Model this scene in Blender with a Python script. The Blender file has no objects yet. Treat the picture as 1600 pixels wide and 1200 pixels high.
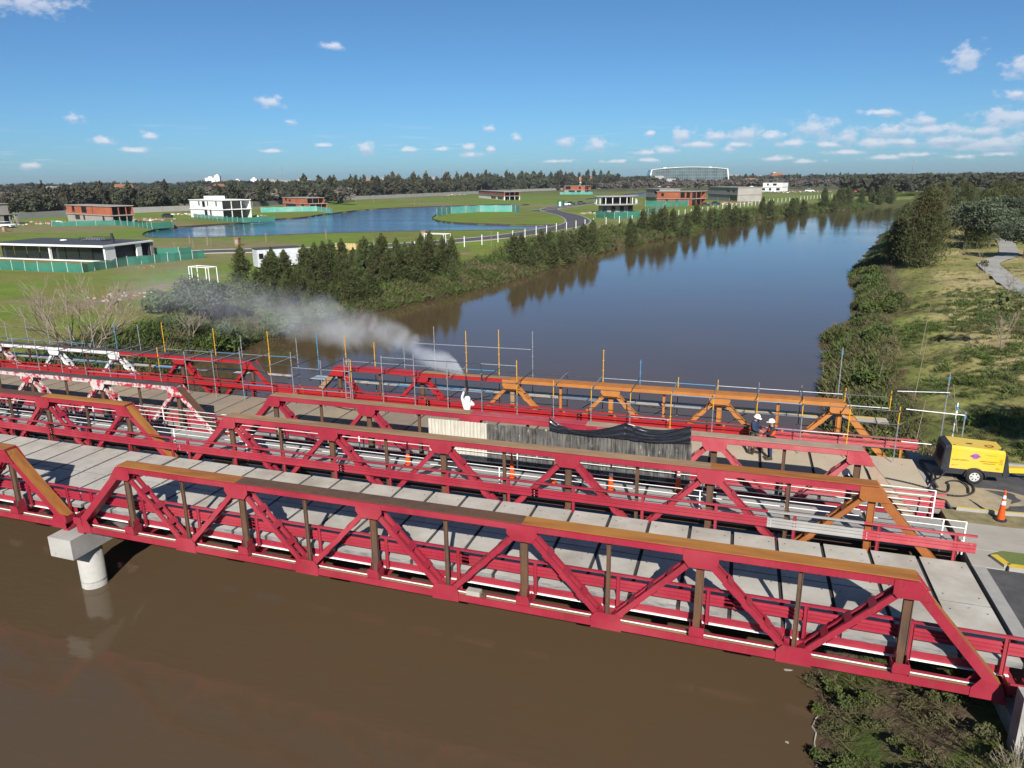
import bpy, math, random
import numpy as np
from mathutils import Vector, Matrix
random.seed(7); rng = np.random.default_rng(11)
S = bpy.context.scene
C = S.collection
R = math.radians

# ------------------------------------------------------------------ camera
CAM = np.array([23.75, -18.09, 12.48]); FOC = 1147.22
PIT, ROL, YAW = R(15.576), R(-0.7065), R(-19.7585)
_F = np.array([math.sin(YAW)*math.cos(PIT), math.cos(YAW)*math.cos(PIT), -math.sin(PIT)])
_R0 = np.array([math.cos(YAW), -math.sin(YAW), 0]); _U0 = np.cross(_R0, _F)
_R = math.cos(ROL)*_R0 + math.sin(ROL)*_U0; _U = -math.sin(ROL)*_R0 + math.cos(ROL)*_U0
cd = bpy.data.cameras.new('camera'); cam = bpy.data.objects.new('camera', cd); C.objects.link(cam)
cam.matrix_world = Matrix(((_R[0], _U[0], -_F[0], CAM[0]), (_R[1], _U[1], -_F[1], CAM[1]), (_R[2], _U[2], -_F[2], CAM[2]), (0, 0, 0, 1)))
cd.sensor_width = 36; cd.lens = 36*FOC/1600; cd.clip_start = .2; cd.clip_end = 30000
S.camera = cam
def ray(px, py): return _F+_R*(px-800)/FOC-_U*(py-600)/FOC
def at(px, py, z=0.0):               # survey: the ground point (height z) seen at a pixel of the photograph
    d = ray(px, py); t = (z-CAM[2])/d[2]; P = CAM+t*d
    return Vector((float(P[0]), float(P[1]), z))
def ppm(P): return FOC/float(np.dot(np.array(P)-CAM, _F))     # photo pixels per metre at a point

# ------------------------------------------------------------------ sun, sky, exposure
SUN_EL, SUN_AZ = R(33), R(-70)      # azimuth measured from +x towards +y
sv = Vector((math.cos(SUN_EL)*math.cos(SUN_AZ), math.cos(SUN_EL)*math.sin(SUN_AZ), math.sin(SUN_EL)))
sd = bpy.data.lights.new('sun', 'SUN'); sd.energy = 5.0; sd.angle = R(.5); sd.color = (1, .955, .89)
so = bpy.data.objects.new('sun', sd); C.objects.link(so); so.rotation_euler = sv.to_track_quat('Z', 'Y').to_euler()
so.location = (40, -60, 60)
S.view_settings.view_transform = 'Standard'; S.view_settings.look = 'None'
S.view_settings.exposure = 0.75; S.view_settings.gamma = 1; S.view_settings.use_curve_mapping = False
W = bpy.data.worlds.new('World'); S.world = W; W.use_nodes = True
def clouds_world():
    nt = W.node_tree; N = nt.nodes; L = nt.links; N.clear()
    out = N.new('ShaderNodeOutputWorld'); bg = N.new('ShaderNodeBackground'); bg.inputs[1].default_value = .066
    sky = N.new('ShaderNodeTexSky'); sky.sky_type = 'NISHITA'; sky.sun_disc = False
    sky.sun_elevation = SUN_EL; sky.sun_rotation = math.pi/2-SUN_AZ
    sky.air_density = .68; sky.dust_density = .6; sky.ozone_density = 3.0; sky.altitude = 20
    L.new(bg.outputs[0], out.inputs[0])
    tc = N.new('ShaderNodeTexCoord'); sp = N.new('ShaderNodeSeparateXYZ'); L.new(tc.outputs['Generated'], sp.inputs[0])
    def M(op, a, b=None, c=None):
        m = N.new('ShaderNodeMath'); m.operation = op
        for i, v in enumerate((a, b, c)):
            if v is None: continue
            if isinstance(v, (int, float)): m.inputs[i].default_value = v
            else: L.new(v, m.inputs[i])
        return m.outputs[0]
    az = M('ARCTAN2', sp.outputs[0], sp.outputs[1]); el = M('ARCSINE', sp.outputs[2])
    cb = N.new('ShaderNodeCombineXYZ'); L.new(az, cb.inputs[0]); L.new(el, cb.inputs[1])
    ns = N.new('ShaderNodeTexNoise'); ns.inputs['Scale'].default_value = 58; ns.inputs['Detail'].default_value = 6; ns.inputs['Roughness'].default_value = .62
    mp = N.new('ShaderNodeMapping'); mp.inputs['Scale'].default_value = (1, 1.5, 1); L.new(cb.outputs[0], mp.inputs[0]); L.new(mp.outputs[0], ns.inputs[0])
    CL = [(45, 4, 52, 13), (520, 72, 15, 6), (424, 160, 18, 8), (117, 184, 14, 6), (165, 221, 16, 6), (234, 213, 13, 6), (50, 259, 14, 5), (211, 235, 18, 4),
          (572, 232, 18, 9), (732, 230, 12, 6), (737, 242, 17, 7), (768, 233, 10, 5), (763, 200, 10, 5), (640, 234, 16, 4), (690, 233, 12, 4), (428, 236, 14, 3), (505, 227, 14, 4), (806, 215, 9, 6),
          (882, 222, 14, 10), (936, 227, 21, 10), (1068, 212, 19, 10), (1012, 238, 16, 5), (1120, 213, 22, 8), (1166, 210, 22, 11), (1205, 213, 20, 7), (1092, 226, 32, 6), (1150, 226, 26, 5),
          (1275, 200, 31, 14), (1321, 214, 20, 13), (1240, 224, 26, 6), (1300, 226, 22, 5), (1370, 224, 34, 8), (1425, 222, 22, 6), (1392, 204, 32, 9), (1455, 203, 36, 9), (1376, 176, 26, 5), (1446, 188, 20, 8), (1480, 219, 52, 9), (1560, 224, 50, 10), (1530, 205, 30, 9), (1510, 92, 21, 16), (1596, 102, 18, 13), (1590, 147, 20, 7), (1588, 184, 42, 13),
          (1138, 232, 12, 7), (1015, 208, 8, 4), (450, 190, 12, 4), (1215, 248, 22, 4), (1262, 252, 20, 3), (1380, 246, 26, 4), (1430, 242, 24, 4), (1500, 245, 26, 4), (1560, 241, 28, 4), (1010, 250, 20, 4), (870, 252, 24, 3), (1040, 235, 20, 6), (1655, 215, 50, 12), (1700, 180, 40, 14), (1322, 238, 28, 4), (960, 252, 20, 3)]
    def field(dy):
        cur = None
        for (px, py, a, b) in CL:
            d = ray(px, py+dy); d = d/np.linalg.norm(d)
            ca, ce = math.atan2(d[0], d[1]), math.asin(d[2])
            s = N.new('ShaderNodeVectorMath'); s.operation = 'SUBTRACT'; L.new(cb.outputs[0], s.inputs[0]); s.inputs[1].default_value = (ca, ce, 0)
            m = N.new('ShaderNodeVectorMath'); m.operation = 'MULTIPLY'; L.new(s.outputs[0], m.inputs[0]); m.inputs[1].default_value = (FOC/(a*1.08), FOC/(b*1.12), 0)
            l = N.new('ShaderNodeVectorMath'); l.operation = 'LENGTH'; L.new(m.outputs[0], l.inputs[0])
            cur = l.outputs['Value'] if cur is None else M('MINIMUM', cur, l.outputs['Value'])
        n = M('MULTIPLY', M('SUBTRACT', ns.outputs[0], .5), 3.4)
        f = M('SUBTRACT', 1.0, M('ADD', cur, n)); return f
    f = field(0); g = field(5)
    cov = N.new('ShaderNodeMapRange'); cov.interpolation_type = 'SMOOTHSTEP'; L.new(f, cov.inputs[0]); cov.inputs[1].default_value = -.15; cov.inputs[2].default_value = .85; cov.inputs[4].default_value = .72
    # thin scattered puffs near the horizon, on a plane at cloud height
    inv = M('DIVIDE', 1.0, M('MAXIMUM', sp.outputs[2], .004))
    c2 = N.new('ShaderNodeCombineXYZ'); L.new(M('MULTIPLY', sp.outputs[0], inv), c2.inputs[0]); L.new(M('MULTIPLY', sp.outputs[1], inv), c2.inputs[1])
    n2 = N.new('ShaderNodeTexNoise'); n2.inputs['Scale'].default_value = .62; n2.inputs['Detail'].default_value = 4; L.new(c2.outputs[0], n2.inputs[0])
    th = N.new('ShaderNodeMapRange'); L.new(n2.outputs[0], th.inputs[0]); th.inputs[1].default_value = .58; th.inputs[2].default_value = .70; th.inputs[4].default_value = .5
    lo = N.new('ShaderNodeMapRange'); L.new(el, lo.inputs[0]); lo.inputs[1].default_value = .015; lo.inputs[2].default_value = .075; lo.inputs[3].default_value = 1; lo.inputs[4].default_value = 0
    low = M('MULTIPLY', th.outputs[0], lo.outputs[0])
    cover = M('MAXIMUM', cov.outputs[0], low)
    sh = N.new('ShaderNodeMapRange'); L.new(M('SUBTRACT', f, g), sh.inputs[0]); sh.inputs[1].default_value = -.35; sh.inputs[2].default_value = .6
    cr = N.new('ShaderNodeMix'); cr.data_type = 'RGBA'; L.new(sh.outputs[0], cr.inputs[0])
    cr.inputs[6].default_value = (4.6, 5.4, 7.0, 1); cr.inputs[7].default_value = (8.3, 8.2, 8.6, 1)
    mx = N.new('ShaderNodeMix'); mx.data_type = 'RGBA'; L.new(cover, mx.inputs[0]); tn = N.new('ShaderNodeMix'); tn.data_type = 'RGBA'; tn.blend_type = 'MULTIPLY'; tn.inputs[0].default_value = 1; tn.inputs[7].default_value = (.50, .775, .92, 1); L.new(sky.outputs[0], tn.inputs[6]); L.new(tn.outputs[2], mx.inputs[6]); L.new(cr.outputs[2], mx.inputs[7])
    L.new(mx.outputs[2], bg.inputs[0])
    W.cycles.sampling_method = 'MANUAL'; W.cycles.sample_map_resolution = 512
clouds_world()
S.cycles.transparent_max_bounces = 12

# ------------------------------------------------------------------ materials
MATS = {}
def mat(name, c1, c2=None, scale=1.5, rough=.7, metal=0, bump=0, bscale=None, chips=None, chip_t=.62, chip_scale=9, detail=5, streak=None, spec=.4, c3=None, translucent=0, rand=0, alpha=None, stretch=None):
    kk = lambda c: None if c is None else tuple(v*(.86 if min(c) > .58 else .68) for v in c)
    c1, c2, c3, chips, streak = map(kk, (c1, c2, c3, chips, streak))
    m = bpy.data.materials.new(name); m.use_nodes = True; nt = m.node_tree; N = nt.nodes; L = nt.links
    b = N['Principled BSDF']; out = N['Material Output']
    b.inputs['Roughness'].default_value = rough; b.inputs['Metallic'].default_value = metal; b.inputs['Specular IOR Level'].default_value = spec
    geo = N.new('ShaderNodeNewGeometry'); vec = geo.outputs['Position']
    if stretch:
        mp = N.new('ShaderNodeMapping'); mp.inputs['Scale'].default_value = stretch; L.new(vec, mp.inputs[0]); vec = mp.outputs[0]
    def noise(s, d=5, r=.6):
        n = N.new('ShaderNodeTexNoise'); n.inputs['Scale'].default_value = s; n.inputs['Detail'].default_value = d; n.inputs['Roughness'].default_value = r; L.new(vec, n.inputs[0]); return n.outputs[0]
    def rng_(v, a, b_, c=0, d=1):
        r = N.new('ShaderNodeMapRange'); L.new(v, r.inputs[0]); r.inputs[1].default_value = a; r.inputs[2].default_value = b_; r.inputs[3].default_value = c; r.inputs[4].default_value = d; return r.outputs[0]
    def mix(f, a, b_):
        x = N.new('ShaderNodeMix'); x.data_type = 'RGBA'; L.new(f, x.inputs[0])
        for i, v in ((6, a), (7, b_)):
            if isinstance(v, tuple): x.inputs[i].default_value = (*v, 1) if len(v) == 3 else v
            else: L.new(v, x.inputs[i])
        return x.outputs[2]
    col = None
    if c2: col = mix(rng_(noise(scale, detail), .32, .68), c1, c2)
    else: b.inputs['Base Color'].default_value = (*c1, 1)
    if c3: col = mix(rng_(noise(scale*.23, 4), .45, .7), col, c3)
    if chips: col = mix(rng_(noise(chip_scale, 7, .7), chip_t, chip_t+.05), col if col else c1, chips)
    if streak:
        wv = N.new('ShaderNodeTexNoise'); wv.inputs['Scale'].default_value = 6; wv.inputs['Detail'].default_value = 4
        mp = N.new('ShaderNodeMapping'); mp.inputs['Scale'].default_value = (3, 3, .25); L.new(geo.outputs['Position'], mp.inputs[0]); L.new(mp.outputs[0], wv.inputs[0])
        col = mix(rng_(wv.outputs[0], .5, .75, 0, .75), col if col else c1, streak)
    if rand:
        oi = N.new('ShaderNodeObjectInfo'); hs = N.new('ShaderNodeHueSaturation')
        L.new(rng_(oi.outputs['Random'], 0, 1, 1-rand, 1+rand), hs.inputs['Value'])
        L.new(rng_(oi.outputs['Random'], 0, 1, .5-rand*.05, .5+rand*.05), hs.inputs['Hue'])
        if col: L.new(col, hs.inputs['Color'])
        else: hs.inputs['Color'].default_value = (*c1, 1)
        col = hs.outputs[0]
    if col: L.new(col, b.inputs['Base Color'])
    if bump:
        bp = N.new('ShaderNodeBump'); bp.inputs['Strength'].default_value = bump; bp.inputs['Distance'].default_value = .02
        L.new(noise(bscale or scale*6, 4), bp.inputs['Height']); L.new(bp.outputs[0], b.inputs['Normal'])
    if translucent:
        tr = N.new('ShaderNodeBsdfTranslucent'); ms = N.new('ShaderNodeMixShader'); ms.inputs[0].default_value = translucent
        if col: L.new(col, tr.inputs[0])
        else: tr.inputs[0].default_value = (*c1, 1)
        L.new(b.outputs[0], ms.inputs[1]); L.new(tr.outputs[0], ms.inputs[2]); L.new(ms.outputs[0], out.inputs[0])
    if alpha:
        b.inputs['Alpha'].default_value = alpha
    MATS[name] = m; return m
mat('red_paint', (.39, .020, .048), (.29, .018, .036), 1.2, .48, chips=(.26, .07, .05), chip_t=.66, chip_scale=5, bump=.15, c3=(.44, .055, .075), streak=(.28, .05, .045))
mat('fresh_red', (.44, .018, .024), (.36, .022, .028), 1.2, .4, chips=(.5, .25, .22), chip_t=.69)
mat('pink_red', (.50, .07, .09), (.42, .04, .06), 2.2, .6, chips=(.45, .25, .18), chip_t=.62, c3=(.52, .14, .14))
mat('rust_ochre', (.43, .165, .030), (.27, .090, .022), 1.6, .85, bump=.3, c3=(.46, .21, .038), chips=(.12, .05, .02), chip_t=.64, chip_scale=4, stretch=(.5, 3, 1))
mat('rust_brown', (.15, .075, .042), (.085, .05, .034), 2.2, .85, bump=.3, streak=(.07, .042, .03), c3=(.15, .07, .03))
mat('rust_tan', (.40, .27, .15), (.30, .17, .09), 1.8, .85, bump=.2, c3=(.22, .11, .06), stretch=(.5, 3, 1))
mat('orange_primer', (.54, .215, .05), (.45, .16, .03), 1.8, .6, chips=(.42, .12, .03), chip_t=.66)
mat('brown_primer', (.38, .13, .025), (.30, .09, .018), 1.5, .6, chips=(.22, .07, .02), chip_t=.66)
mat('white_primer', (.72, .72, .70), (.60, .60, .58), 2, .6, chips=(.45, .04, .05), chip_t=.58, chip_scale=3)
mat('stripped_paint', (.66, .60, .57), (.52, .40, .38), 3.2, .6, chips=(.46, .025, .045), chip_t=.49, chip_scale=3.2, detail=8)
mat('dark_top', (.10, .075, .07), (.06, .05, .05), 3, .7, c3=(.16, .10, .08))
mat('dusty_tan', (.45, .34, .24), (.36, .25, .18), 2.5, .85, chips=(.45, .12, .12), chip_t=.66, chip_scale=4)
mat('deck_concrete', (.575, .54, .475), (.39, .355, .295), .9, .85, bump=.15, chips=(.34, .31, .26), chip_t=.63, chip_scale=3.5, rand=.08, c3=(.57, .545, .49))
mat('walk_concrete', (.40, .385, .36), (.32, .31, .29), 1.2, .85, bump=.15, c3=(.44, .42, .38), rand=.05)
mat('sand_deck', (.40, .31, .20), (.30, .245, .18), .8, .9, bump=.2, c3=(.26, .22, .18), rand=.08)
mat('sand_deck_light', (.56, .47, .34), (.48, .40, .29), .9, .9, bump=.2, c3=(.60, .50, .36), rand=.05)
mat('verge_grass', (.11, .19, .03), (.20, .20, .07), 5, .95, bump=.6, bscale=30)
mat('verge_dry', (.33, .27, .14), (.18, .16, .07), 3, .95, bump=.5, bscale=30)
mat('dark_joint', (.035, .034, .034), None, rough=.95)
mat('edge_concrete', (.16, .16, .16), (.34, .33, .31), 3, .9, stretch=(1, 1, 5))
mat('pier_concrete', (.50, .48, .44), (.24, .23, .21), 1.6, .85, bump=.3, chips=(.30, .27, .23), chip_t=.60, chip_scale=2.5, c3=(.50, .48, .44))
mat('white_paint', (.80, .80, .78), (.72, .71, .68), 4, .5, chips=(.45, .33, .22), chip_t=.68, chip_scale=14)
mat('white_edge', (.85, .83, .80), None, rough=.6)
mat('asphalt', (.085, .083, .085), (.065, .064, .067), 6, .9, bump=.3, bscale=60, c3=(.12, .115, .11))
mat('sidewalk', (.46, .42, .35), (.38, .35, .30), 1.2, .9, bump=.15)
mat('kerb_yellow', (.78, .55, .04), (.68, .45, .05), 5, .7, chips=(.45, .42, .36), chip_t=.66)
mat('kerb_grey', (.42, .40, .37), (.34, .33, .30), 3, .9)
mat('sand', (.50, .40, .25), (.40, .32, .20), 4, .95, c3=(.30, .26, .20))
mat('galvanised', (.50, .51, .53), (.34, .35, .38), 7, .45, metal=.5)
mat('yellow_paint', (.80, .42, .02), (.72, .36, .03), 8, .5, chips=(.4, .38, .35), chip_t=.66)
mat('blue_paint', (.06, .25, .48), (.12, .32, .50), 7, .5)
mat('dark_tube', (.03, .035, .045), (.07, .075, .085), 6, .5)
mat('plank', (.55, .50, .42), (.40, .37, .33), 3, .85, chips=(.7, .68, .62), chip_t=.62)
mat('yellow_plank', (.72, .48, .10), (.5, .42, .28), 2, .8)
mat('corrugated_white', (.66, .62, .52), (.56, .52, .44), 2, .6, streak=(.40, .34, .26))
mat('corrugated_dark', (.025, .025, .027), (.17, .16, .145), 4.2, .6, chips=(.60, .58, .54), chip_t=.63, chip_scale=8, streak=(.26, .24, .20), stretch=(1, 1, .35), detail=8)
mat('black_plastic', (.016, .017, .023), None, rough=.24, spec=.7)
mat('rubber', (.018, .018, .019), (.03, .03, .03), 9, .8)
mat('hose', (.03, .03, .035), None, rough=.55)
mat('compressor_yellow', (.85, .55, .025), (.80, .50, .03), 2, .4, c3=(.80, .56, .10))
mat('compressor_black', (.025, .028, .034), (.04, .042, .05), 5, .5)
mat('logo_purple', (.42, .14, .42), None, rough=.5)
mat('print_brown', (.28, .12, .03), None, rough=.6)
mat('logo_dark', (.10, .02, .12), None, rough=.6)
mat('cone_orange', (.85, .10, .01), None, rough=.45)
mat('cone_white', (.82, .82, .80), None, rough=.4)
mat('white_suit', (.78, .78, .76), (.68, .68, .67), 9, .8)
mat('skin', (.42, .22, .14), None, rough=.6)
mat('navy', (.016, .032, .085), (.025, .045, .10), 12, .8)
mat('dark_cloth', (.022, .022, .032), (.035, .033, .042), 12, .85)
mat('khaki', (.10, .085, .06), (.13, .11, .08), 12, .85)
mat('hi_vis', (.90, .12, .02), None, rough=.6)
mat('helmet', (.82, .82, .80), None, rough=.3)
mat('boots', (.05, .04, .03), None, rough=.7)
mat('bark', (.16, .12, .085), (.10, .08, .06), 6, .9, bump=.4)
mat('pale_bark', (.36, .29, .21), (.24, .19, .14), 6, .9)
mat('casuarina', (.135, .160, .046), (.070, .092, .028), 1.4, .8, translucent=.32, rand=.22, c3=(.085, .085, .026))
mat('olive_tree', (.150, .165, .050), (.080, .100, .032), 1.1, .8, translucent=.32, rand=.18, c3=(.13, .105, .038))
mat('greygreen_tree', (.12, .15, .085), (.07, .095, .05), 1.6, .8, translucent=.2, rand=.15)
mat('green_bush', (.125, .175, .036), (.070, .105, .028), .9, .8, translucent=.25, rand=.2, c3=(.12, .15, .03))
mat('far_tree', (.085, .095, .045), (.058, .066, .034), .03, .9, translucent=.15, rand=.3, c3=(.085, .072, .042))
mat('bare_wood', (.16, .135, .105), (.11, .095, .075), .05, .9, rand=.25)
mat('bank_weeds', (.130, .185, .032), (.070, .105, .024), .55, .85, translucent=.25, c3=(.16, .13, .065))
mat('dry_weeds', (.25, .20, .105), (.15, .12, .06), .8, .9, translucent=.15, c3=(.10, .11, .035))
mat('green_grass_blades', (.12, .17, .03), (.17, .18, .06), .3, .9, translucent=.3, c3=(.25, .22, .10))
mat('brick', (.46, .13, .055), (.38, .10, .045), .9, .9, c3=(.52, .17, .08))
mat('raw_concrete', (.42, .39, .35), (.33, .31, .28), .4, .9)
mat('white_wall', (.78, .78, .76), (.70, .70, .68), .4, .8)
mat('dark_roof', (.055, .06, .07), (.075, .08, .09), .6, .8)
mat('dark_glass', (.015, .02, .025), None, rough=.08, spec=.8)
mat('facade_glass', (.05, .085, .09), (.12, .18, .18), .12, .2, spec=.5, detail=2, stretch=(1, 1, .6))
mat('green_mesh', (.02, .17, .12), (.035, .24, .17), .25, .75, alpha=.88)
mat('turquoise_mesh', (.06, .40, .33), (.25, .50, .42), .2, .75, alpha=.9)
mat('red_plastic', (.75, .02, .02), None, rough=.5)
mat('green_plastic', (.02, .14, .06), None, rough=.5)
mat('container_white', (.62, .63, .66), (.54, .55, .58), .8, .5)
mat('terracotta', (.36, .16, .08), None, rough=.9)
mat('grey_wall', (.42, .40, .37), (.35, .34, .31), .3, .9)
mat('timber_edge', (.10, .08, .055), (.06, .05, .04), 1, .9)
mat('steel_wheel', (.62, .62, .60), None, rough=.4, metal=.3)
mat('litter', (.50, .46, .40), (.32, .29, .25), 8, .8)

def water_mat(name, base, rough, wscale, strength, spec=.5, deep=None):
    m = bpy.data.materials.new(name); m.use_nodes = True; nt = m.node_tree; N = nt.nodes; L = nt.links; b = N['Principled BSDF']
    b.inputs['Roughness'].default_value = rough; b.inputs['IOR'].default_value = 1.33; b.inputs['Specular IOR Level'].default_value = spec
    geo = N.new('ShaderNodeNewGeometry')
    n0 = N.new('ShaderNodeTexNoise'); n0.inputs['Scale'].default_value = .05; n0.inputs['Detail'].default_value = 5; L.new(geo.outputs['Position'], n0.inputs[0])
    cr = N.new('ShaderNodeMix'); cr.data_type = 'RGBA'; cr.inputs[6].default_value = (*base, 1); cr.inputs[7].default_value = (*(deep or tuple(c*.8 for c in base)), 1)
    mr = N.new('ShaderNodeMapRange'); L.new(n0.outputs[0], mr.inputs[0]); mr.inputs[1].default_value = .35; mr.inputs[2].default_value = .65; L.new(mr.outputs[0], cr.inputs[0]); L.new(cr.outputs[2], b.inputs['Base Color'])
    mp = N.new('ShaderNodeMapping'); mp.inputs['Scale'].default_value = (.5, 1.5, 1); mp.inputs['Rotation'].default_value = (0, 0, R(12)); L.new(geo.outputs['Position'], mp.inputs[0])
    n1 = N.new('ShaderNodeTexNoise'); n1.inputs['Scale'].default_value = wscale; n1.inputs['Detail'].default_value = 5; n1.inputs['Roughness'].default_value = .55; L.new(mp.outputs[0], n1.inputs[0])
    n2 = N.new('ShaderNodeTexNoise'); n2.inputs['Scale'].default_value = .06; n2.inputs['Detail'].default_value = 3; L.new(mp.outputs[0], n2.inputs[0])
    mu = N.new('ShaderNodeMath'); mu.operation = 'MULTIPLY'; L.new(n1.outputs[0], mu.inputs[0])
    m2 = N.new('ShaderNodeMapRange'); L.new(n2.outputs[0], m2.inputs[0]); m2.inputs[1].default_value = .35; m2.inputs[2].default_value = .65; m2.inputs[3].default_value = .35; L.new(m2.outputs[0], mu.inputs[1])
    bp = N.new('ShaderNodeBump'); bp.inputs['Strength'].default_value = strength; bp.inputs['Distance'].default_value = .06; L.new(mu.outputs[0], bp.inputs['Height']); L.new(bp.outputs[0], b.inputs['Normal'])
    MATS[name] = m; return m
water_mat('river_water', (.080, .052, .028), .04, 2.4, .14, spec=.6, deep=(.070, .048, .027))
water_mat('lake_water', (.007, .020, .055), .1, 1.6, 1.0)

# ------------------------------------------------------------------ mesh helpers
class MB:
    def __init__(s, mats=None): s.v = []; s.f = []; s.m = []; s.tf = None; s.mats = mats
    def add(s, vs, fs, mi=0):
        o = len(s.v); s.v += [tuple(v) for v in vs]; s.f += [tuple(i+o for i in f) for f in fs]
        s.m += (list(mi) if isinstance(mi, (list, tuple)) else [mi]*len(fs))
    def box(s, x0, x1, y0, y1, z0, z1, mi=0, top=None):
        t = mi if top is None else top
        s.add([(x0, y0, z0), (x1, y0, z0), (x1, y1, z0), (x0, y1, z0), (x0, y0, z1), (x1, y0, z1), (x1, y1, z1), (x0, y1, z1)],
              [(3, 2, 1, 0), (4, 5, 6, 7), (0, 1, 5, 4), (1, 2, 6, 5), (2, 3, 7, 6), (3, 0, 4, 7)], [mi, t, mi, mi, mi, mi])
    def beam(s, a, b, w, h, up=(0, 0, 1), mi=0, top=None):     # w sideways, h along up
        a, b, up = Vector(a), Vector(b), Vector(up); d = (b-a).normalized(); sd_ = d.cross(up).normalized(); u = sd_.cross(d).normalized()
        p = []
        for q in (a, b):
            for i, j in ((-1, -1), (1, -1), (1, 1), (-1, 1)): p.append(q+sd_*(i*w/2)+u*(j*h/2))
        t = mi if top is None else top
        s.add(p, [(0, 1, 2, 3), (7, 6, 5, 4), (0, 4, 5, 1), (1, 5, 6, 2), (2, 6, 7, 3), (3, 7, 4, 0)], [mi, mi, mi, mi, t, mi])
    def tube(s, a, b, r, n=6, r2=None, mi=0, caps=True):
        a, b = Vector(a), Vector(b); d = (b-a).normalized(); k = Vector((0, 0, 1)) if abs(d.z) < .9 else Vector((1, 0, 0))
        e = d.cross(k).normalized(); g = d.cross(e); r2 = r if r2 is None else r2
        p = [a+(e*math.cos(2*math.pi*i/n)+g*math.sin(2*math.pi*i/n))*r for i in range(n)]+[b+(e*math.cos(2*math.pi*i/n)+g*math.sin(2*math.pi*i/n))*r2 for i in range(n)]
        f = [(i, i+n, (i+1) % n+n, (i+1) % n) for i in range(n)]
        if caps: f += [tuple(range(n)), tuple(range(2*n-1, n-1, -1))]
        s.add(p, f, mi)
    def path(s, pts, r, n=6, mi=0):
        for a, b in zip(pts[:-1], pts[1:]): s.tube(a, b, r, n, mi=mi)
    def prism(s, poly, y0, y1, mi=0):                         # polygon in xz, extruded in y
        n = len(poly)
        s.add([(x, y0, z) for x, z in poly]+[(x, y1, z) for x, z in poly], [tuple(range(n)), tuple(range(2*n-1, n-1, -1))]+[(i, i+n, (i+1) % n+n, (i+1) % n) for i in range(n)], mi)
    def slab(s, poly, z0, z1, mi=0, top=None):                # polygon in xy, extruded in z
        n = len(poly); t = mi if top is None else top
        s.add([(x, y, z0) for x, y in poly]+[(x, y, z1) for x, y in poly], [tuple(range(n-1, -1, -1)), tuple(range(n, 2*n))]+[(i, (i+1) % n, (i+1) % n+n, i+n) for i in range(n)], [mi, t]+[mi]*n)
    def lathe(s, prof, cx=0, cy=0, n=16, mi=0):
        p = []; f = []
        for r, z in prof: p += [(cx+r*math.cos(2*math.pi*i/n), cy+r*math.sin(2*math.pi*i/n), z) for i in range(n)]
        for k in range(len(prof)-1): f += [(k*n+i, k*n+(i+1) % n, (k+1)*n+(i+1) % n, (k+1)*n+i) for i in range(n)]
        s.add(p, f, mi)
    def mesh(s, name, mats):
        me = bpy.data.meshes.new(name); v = [s.tf(*q) for q in s.v] if s.tf else s.v
        me.from_pydata(v, [], s.f)
        for m in mats: me.materials.append(MATS[m])
        if len(mats) > 1: me.polygons.foreach_set('material_index', s.m)
        me.update(); return me
    def build(s, name, mats, parent=None, smooth=False, **kw):
        if isinstance(mats, str): mats = [mats]
        me = s.mesh(name, mats)
        if smooth: me.polygons.foreach_set('use_smooth', [True]*len(me.polygons))
        o = bpy.data.objects.new(name, me); C.objects.link(o)
        if parent: o.parent = parent
        tag(o, **kw); return o
def tag(o, label=None, cat=None, group=None, kind=None):
    for k, v in (('label', label), ('category', cat), ('group', group), ('kind', kind)):
        if v: o[k] = v
    return o
def empty(name, loc=(0, 0, 0), rz=0, parent=None, **kw):
    o = bpy.data.objects.new(name, None); C.objects.link(o); o.location = loc; o.rotation_euler = (0, 0, rz); o.empty_display_size = .3
    if parent: o.parent = parent
    tag(o, **kw); return o
def children_of(o): return KIDS.get(o.name, [])
KIDS = {}
def copy_tree(o, loc=None, rz=None, scale=None, parent=None, **kw):
    c = o.copy(); C.objects.link(c)
    if parent: c.parent = parent
    if loc is not None: c.location = loc
    if rz is not None: c.rotation_euler = (c.rotation_euler[0], c.rotation_euler[1], rz)
    if scale is not None: c.scale = scale
    for ch in [q for q in o.children]: copy_tree(ch, parent=c)
    tag(c, **kw); return c
def np_mesh(name, verts, faces, mats, parent=None, col=None, link=True):   # faces: (n,k) array
    me = bpy.data.meshes.new(name); n, k = faces.shape
    me.vertices.add(len(verts)); me.vertices.foreach_set('co', np.ascontiguousarray(verts, dtype=np.float32).ravel())
    me.loops.add(n*k); me.loops.foreach_set('vertex_index', np.ascontiguousarray(faces, dtype=np.int32).ravel())
    me.polygons.add(n); me.polygons.foreach_set('loop_start', np.arange(0, n*k, k, dtype=np.int32)); me.polygons.foreach_set('loop_total', np.full(n, k, dtype=np.int32))
    for m in ([mats] if isinstance(mats, str) else mats): me.materials.append(MATS[m])
    me.update(calc_edges=True); me.validate()
    if not link: return me
    o = bpy.data.objects.new(name, me); C.objects.link(o)
    if parent: o.parent = parent
    return o
def sm(a, b, x): t = np.clip((x-a)/(b-a), 0, 1); return t*t*(3-2*t)
def vnoise(x, y, seed=0):
    xi, yi = np.floor(x).astype(np.int64), np.floor(y).astype(np.int64); fx, fy = x-xi, y-yi
    def h(i, j):
        n = (i*374761393+j*668265263+seed*1442695041) & 0x7fffffff; n = ((n ^ (n >> 13))*1274126177) & 0x7fffffff; return ((n ^ (n >> 16)) & 0xffff)/65535.
    fx = fx*fx*(3-2*fx); fy = fy*fy*(3-2*fy)
    return (h(xi, yi)*(1-fx)+h(xi+1, yi)*fx)*(1-fy)+(h(xi, yi+1)*(1-fx)+h(xi+1, yi+1)*fx)*fy
def fbm(x, y, seed=0, o=4):
    a = 0; w = .5
    for k in range(o): a = a+w*vnoise(x*2**k, y*2**k, seed+k); w *= .5
    return a

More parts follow.
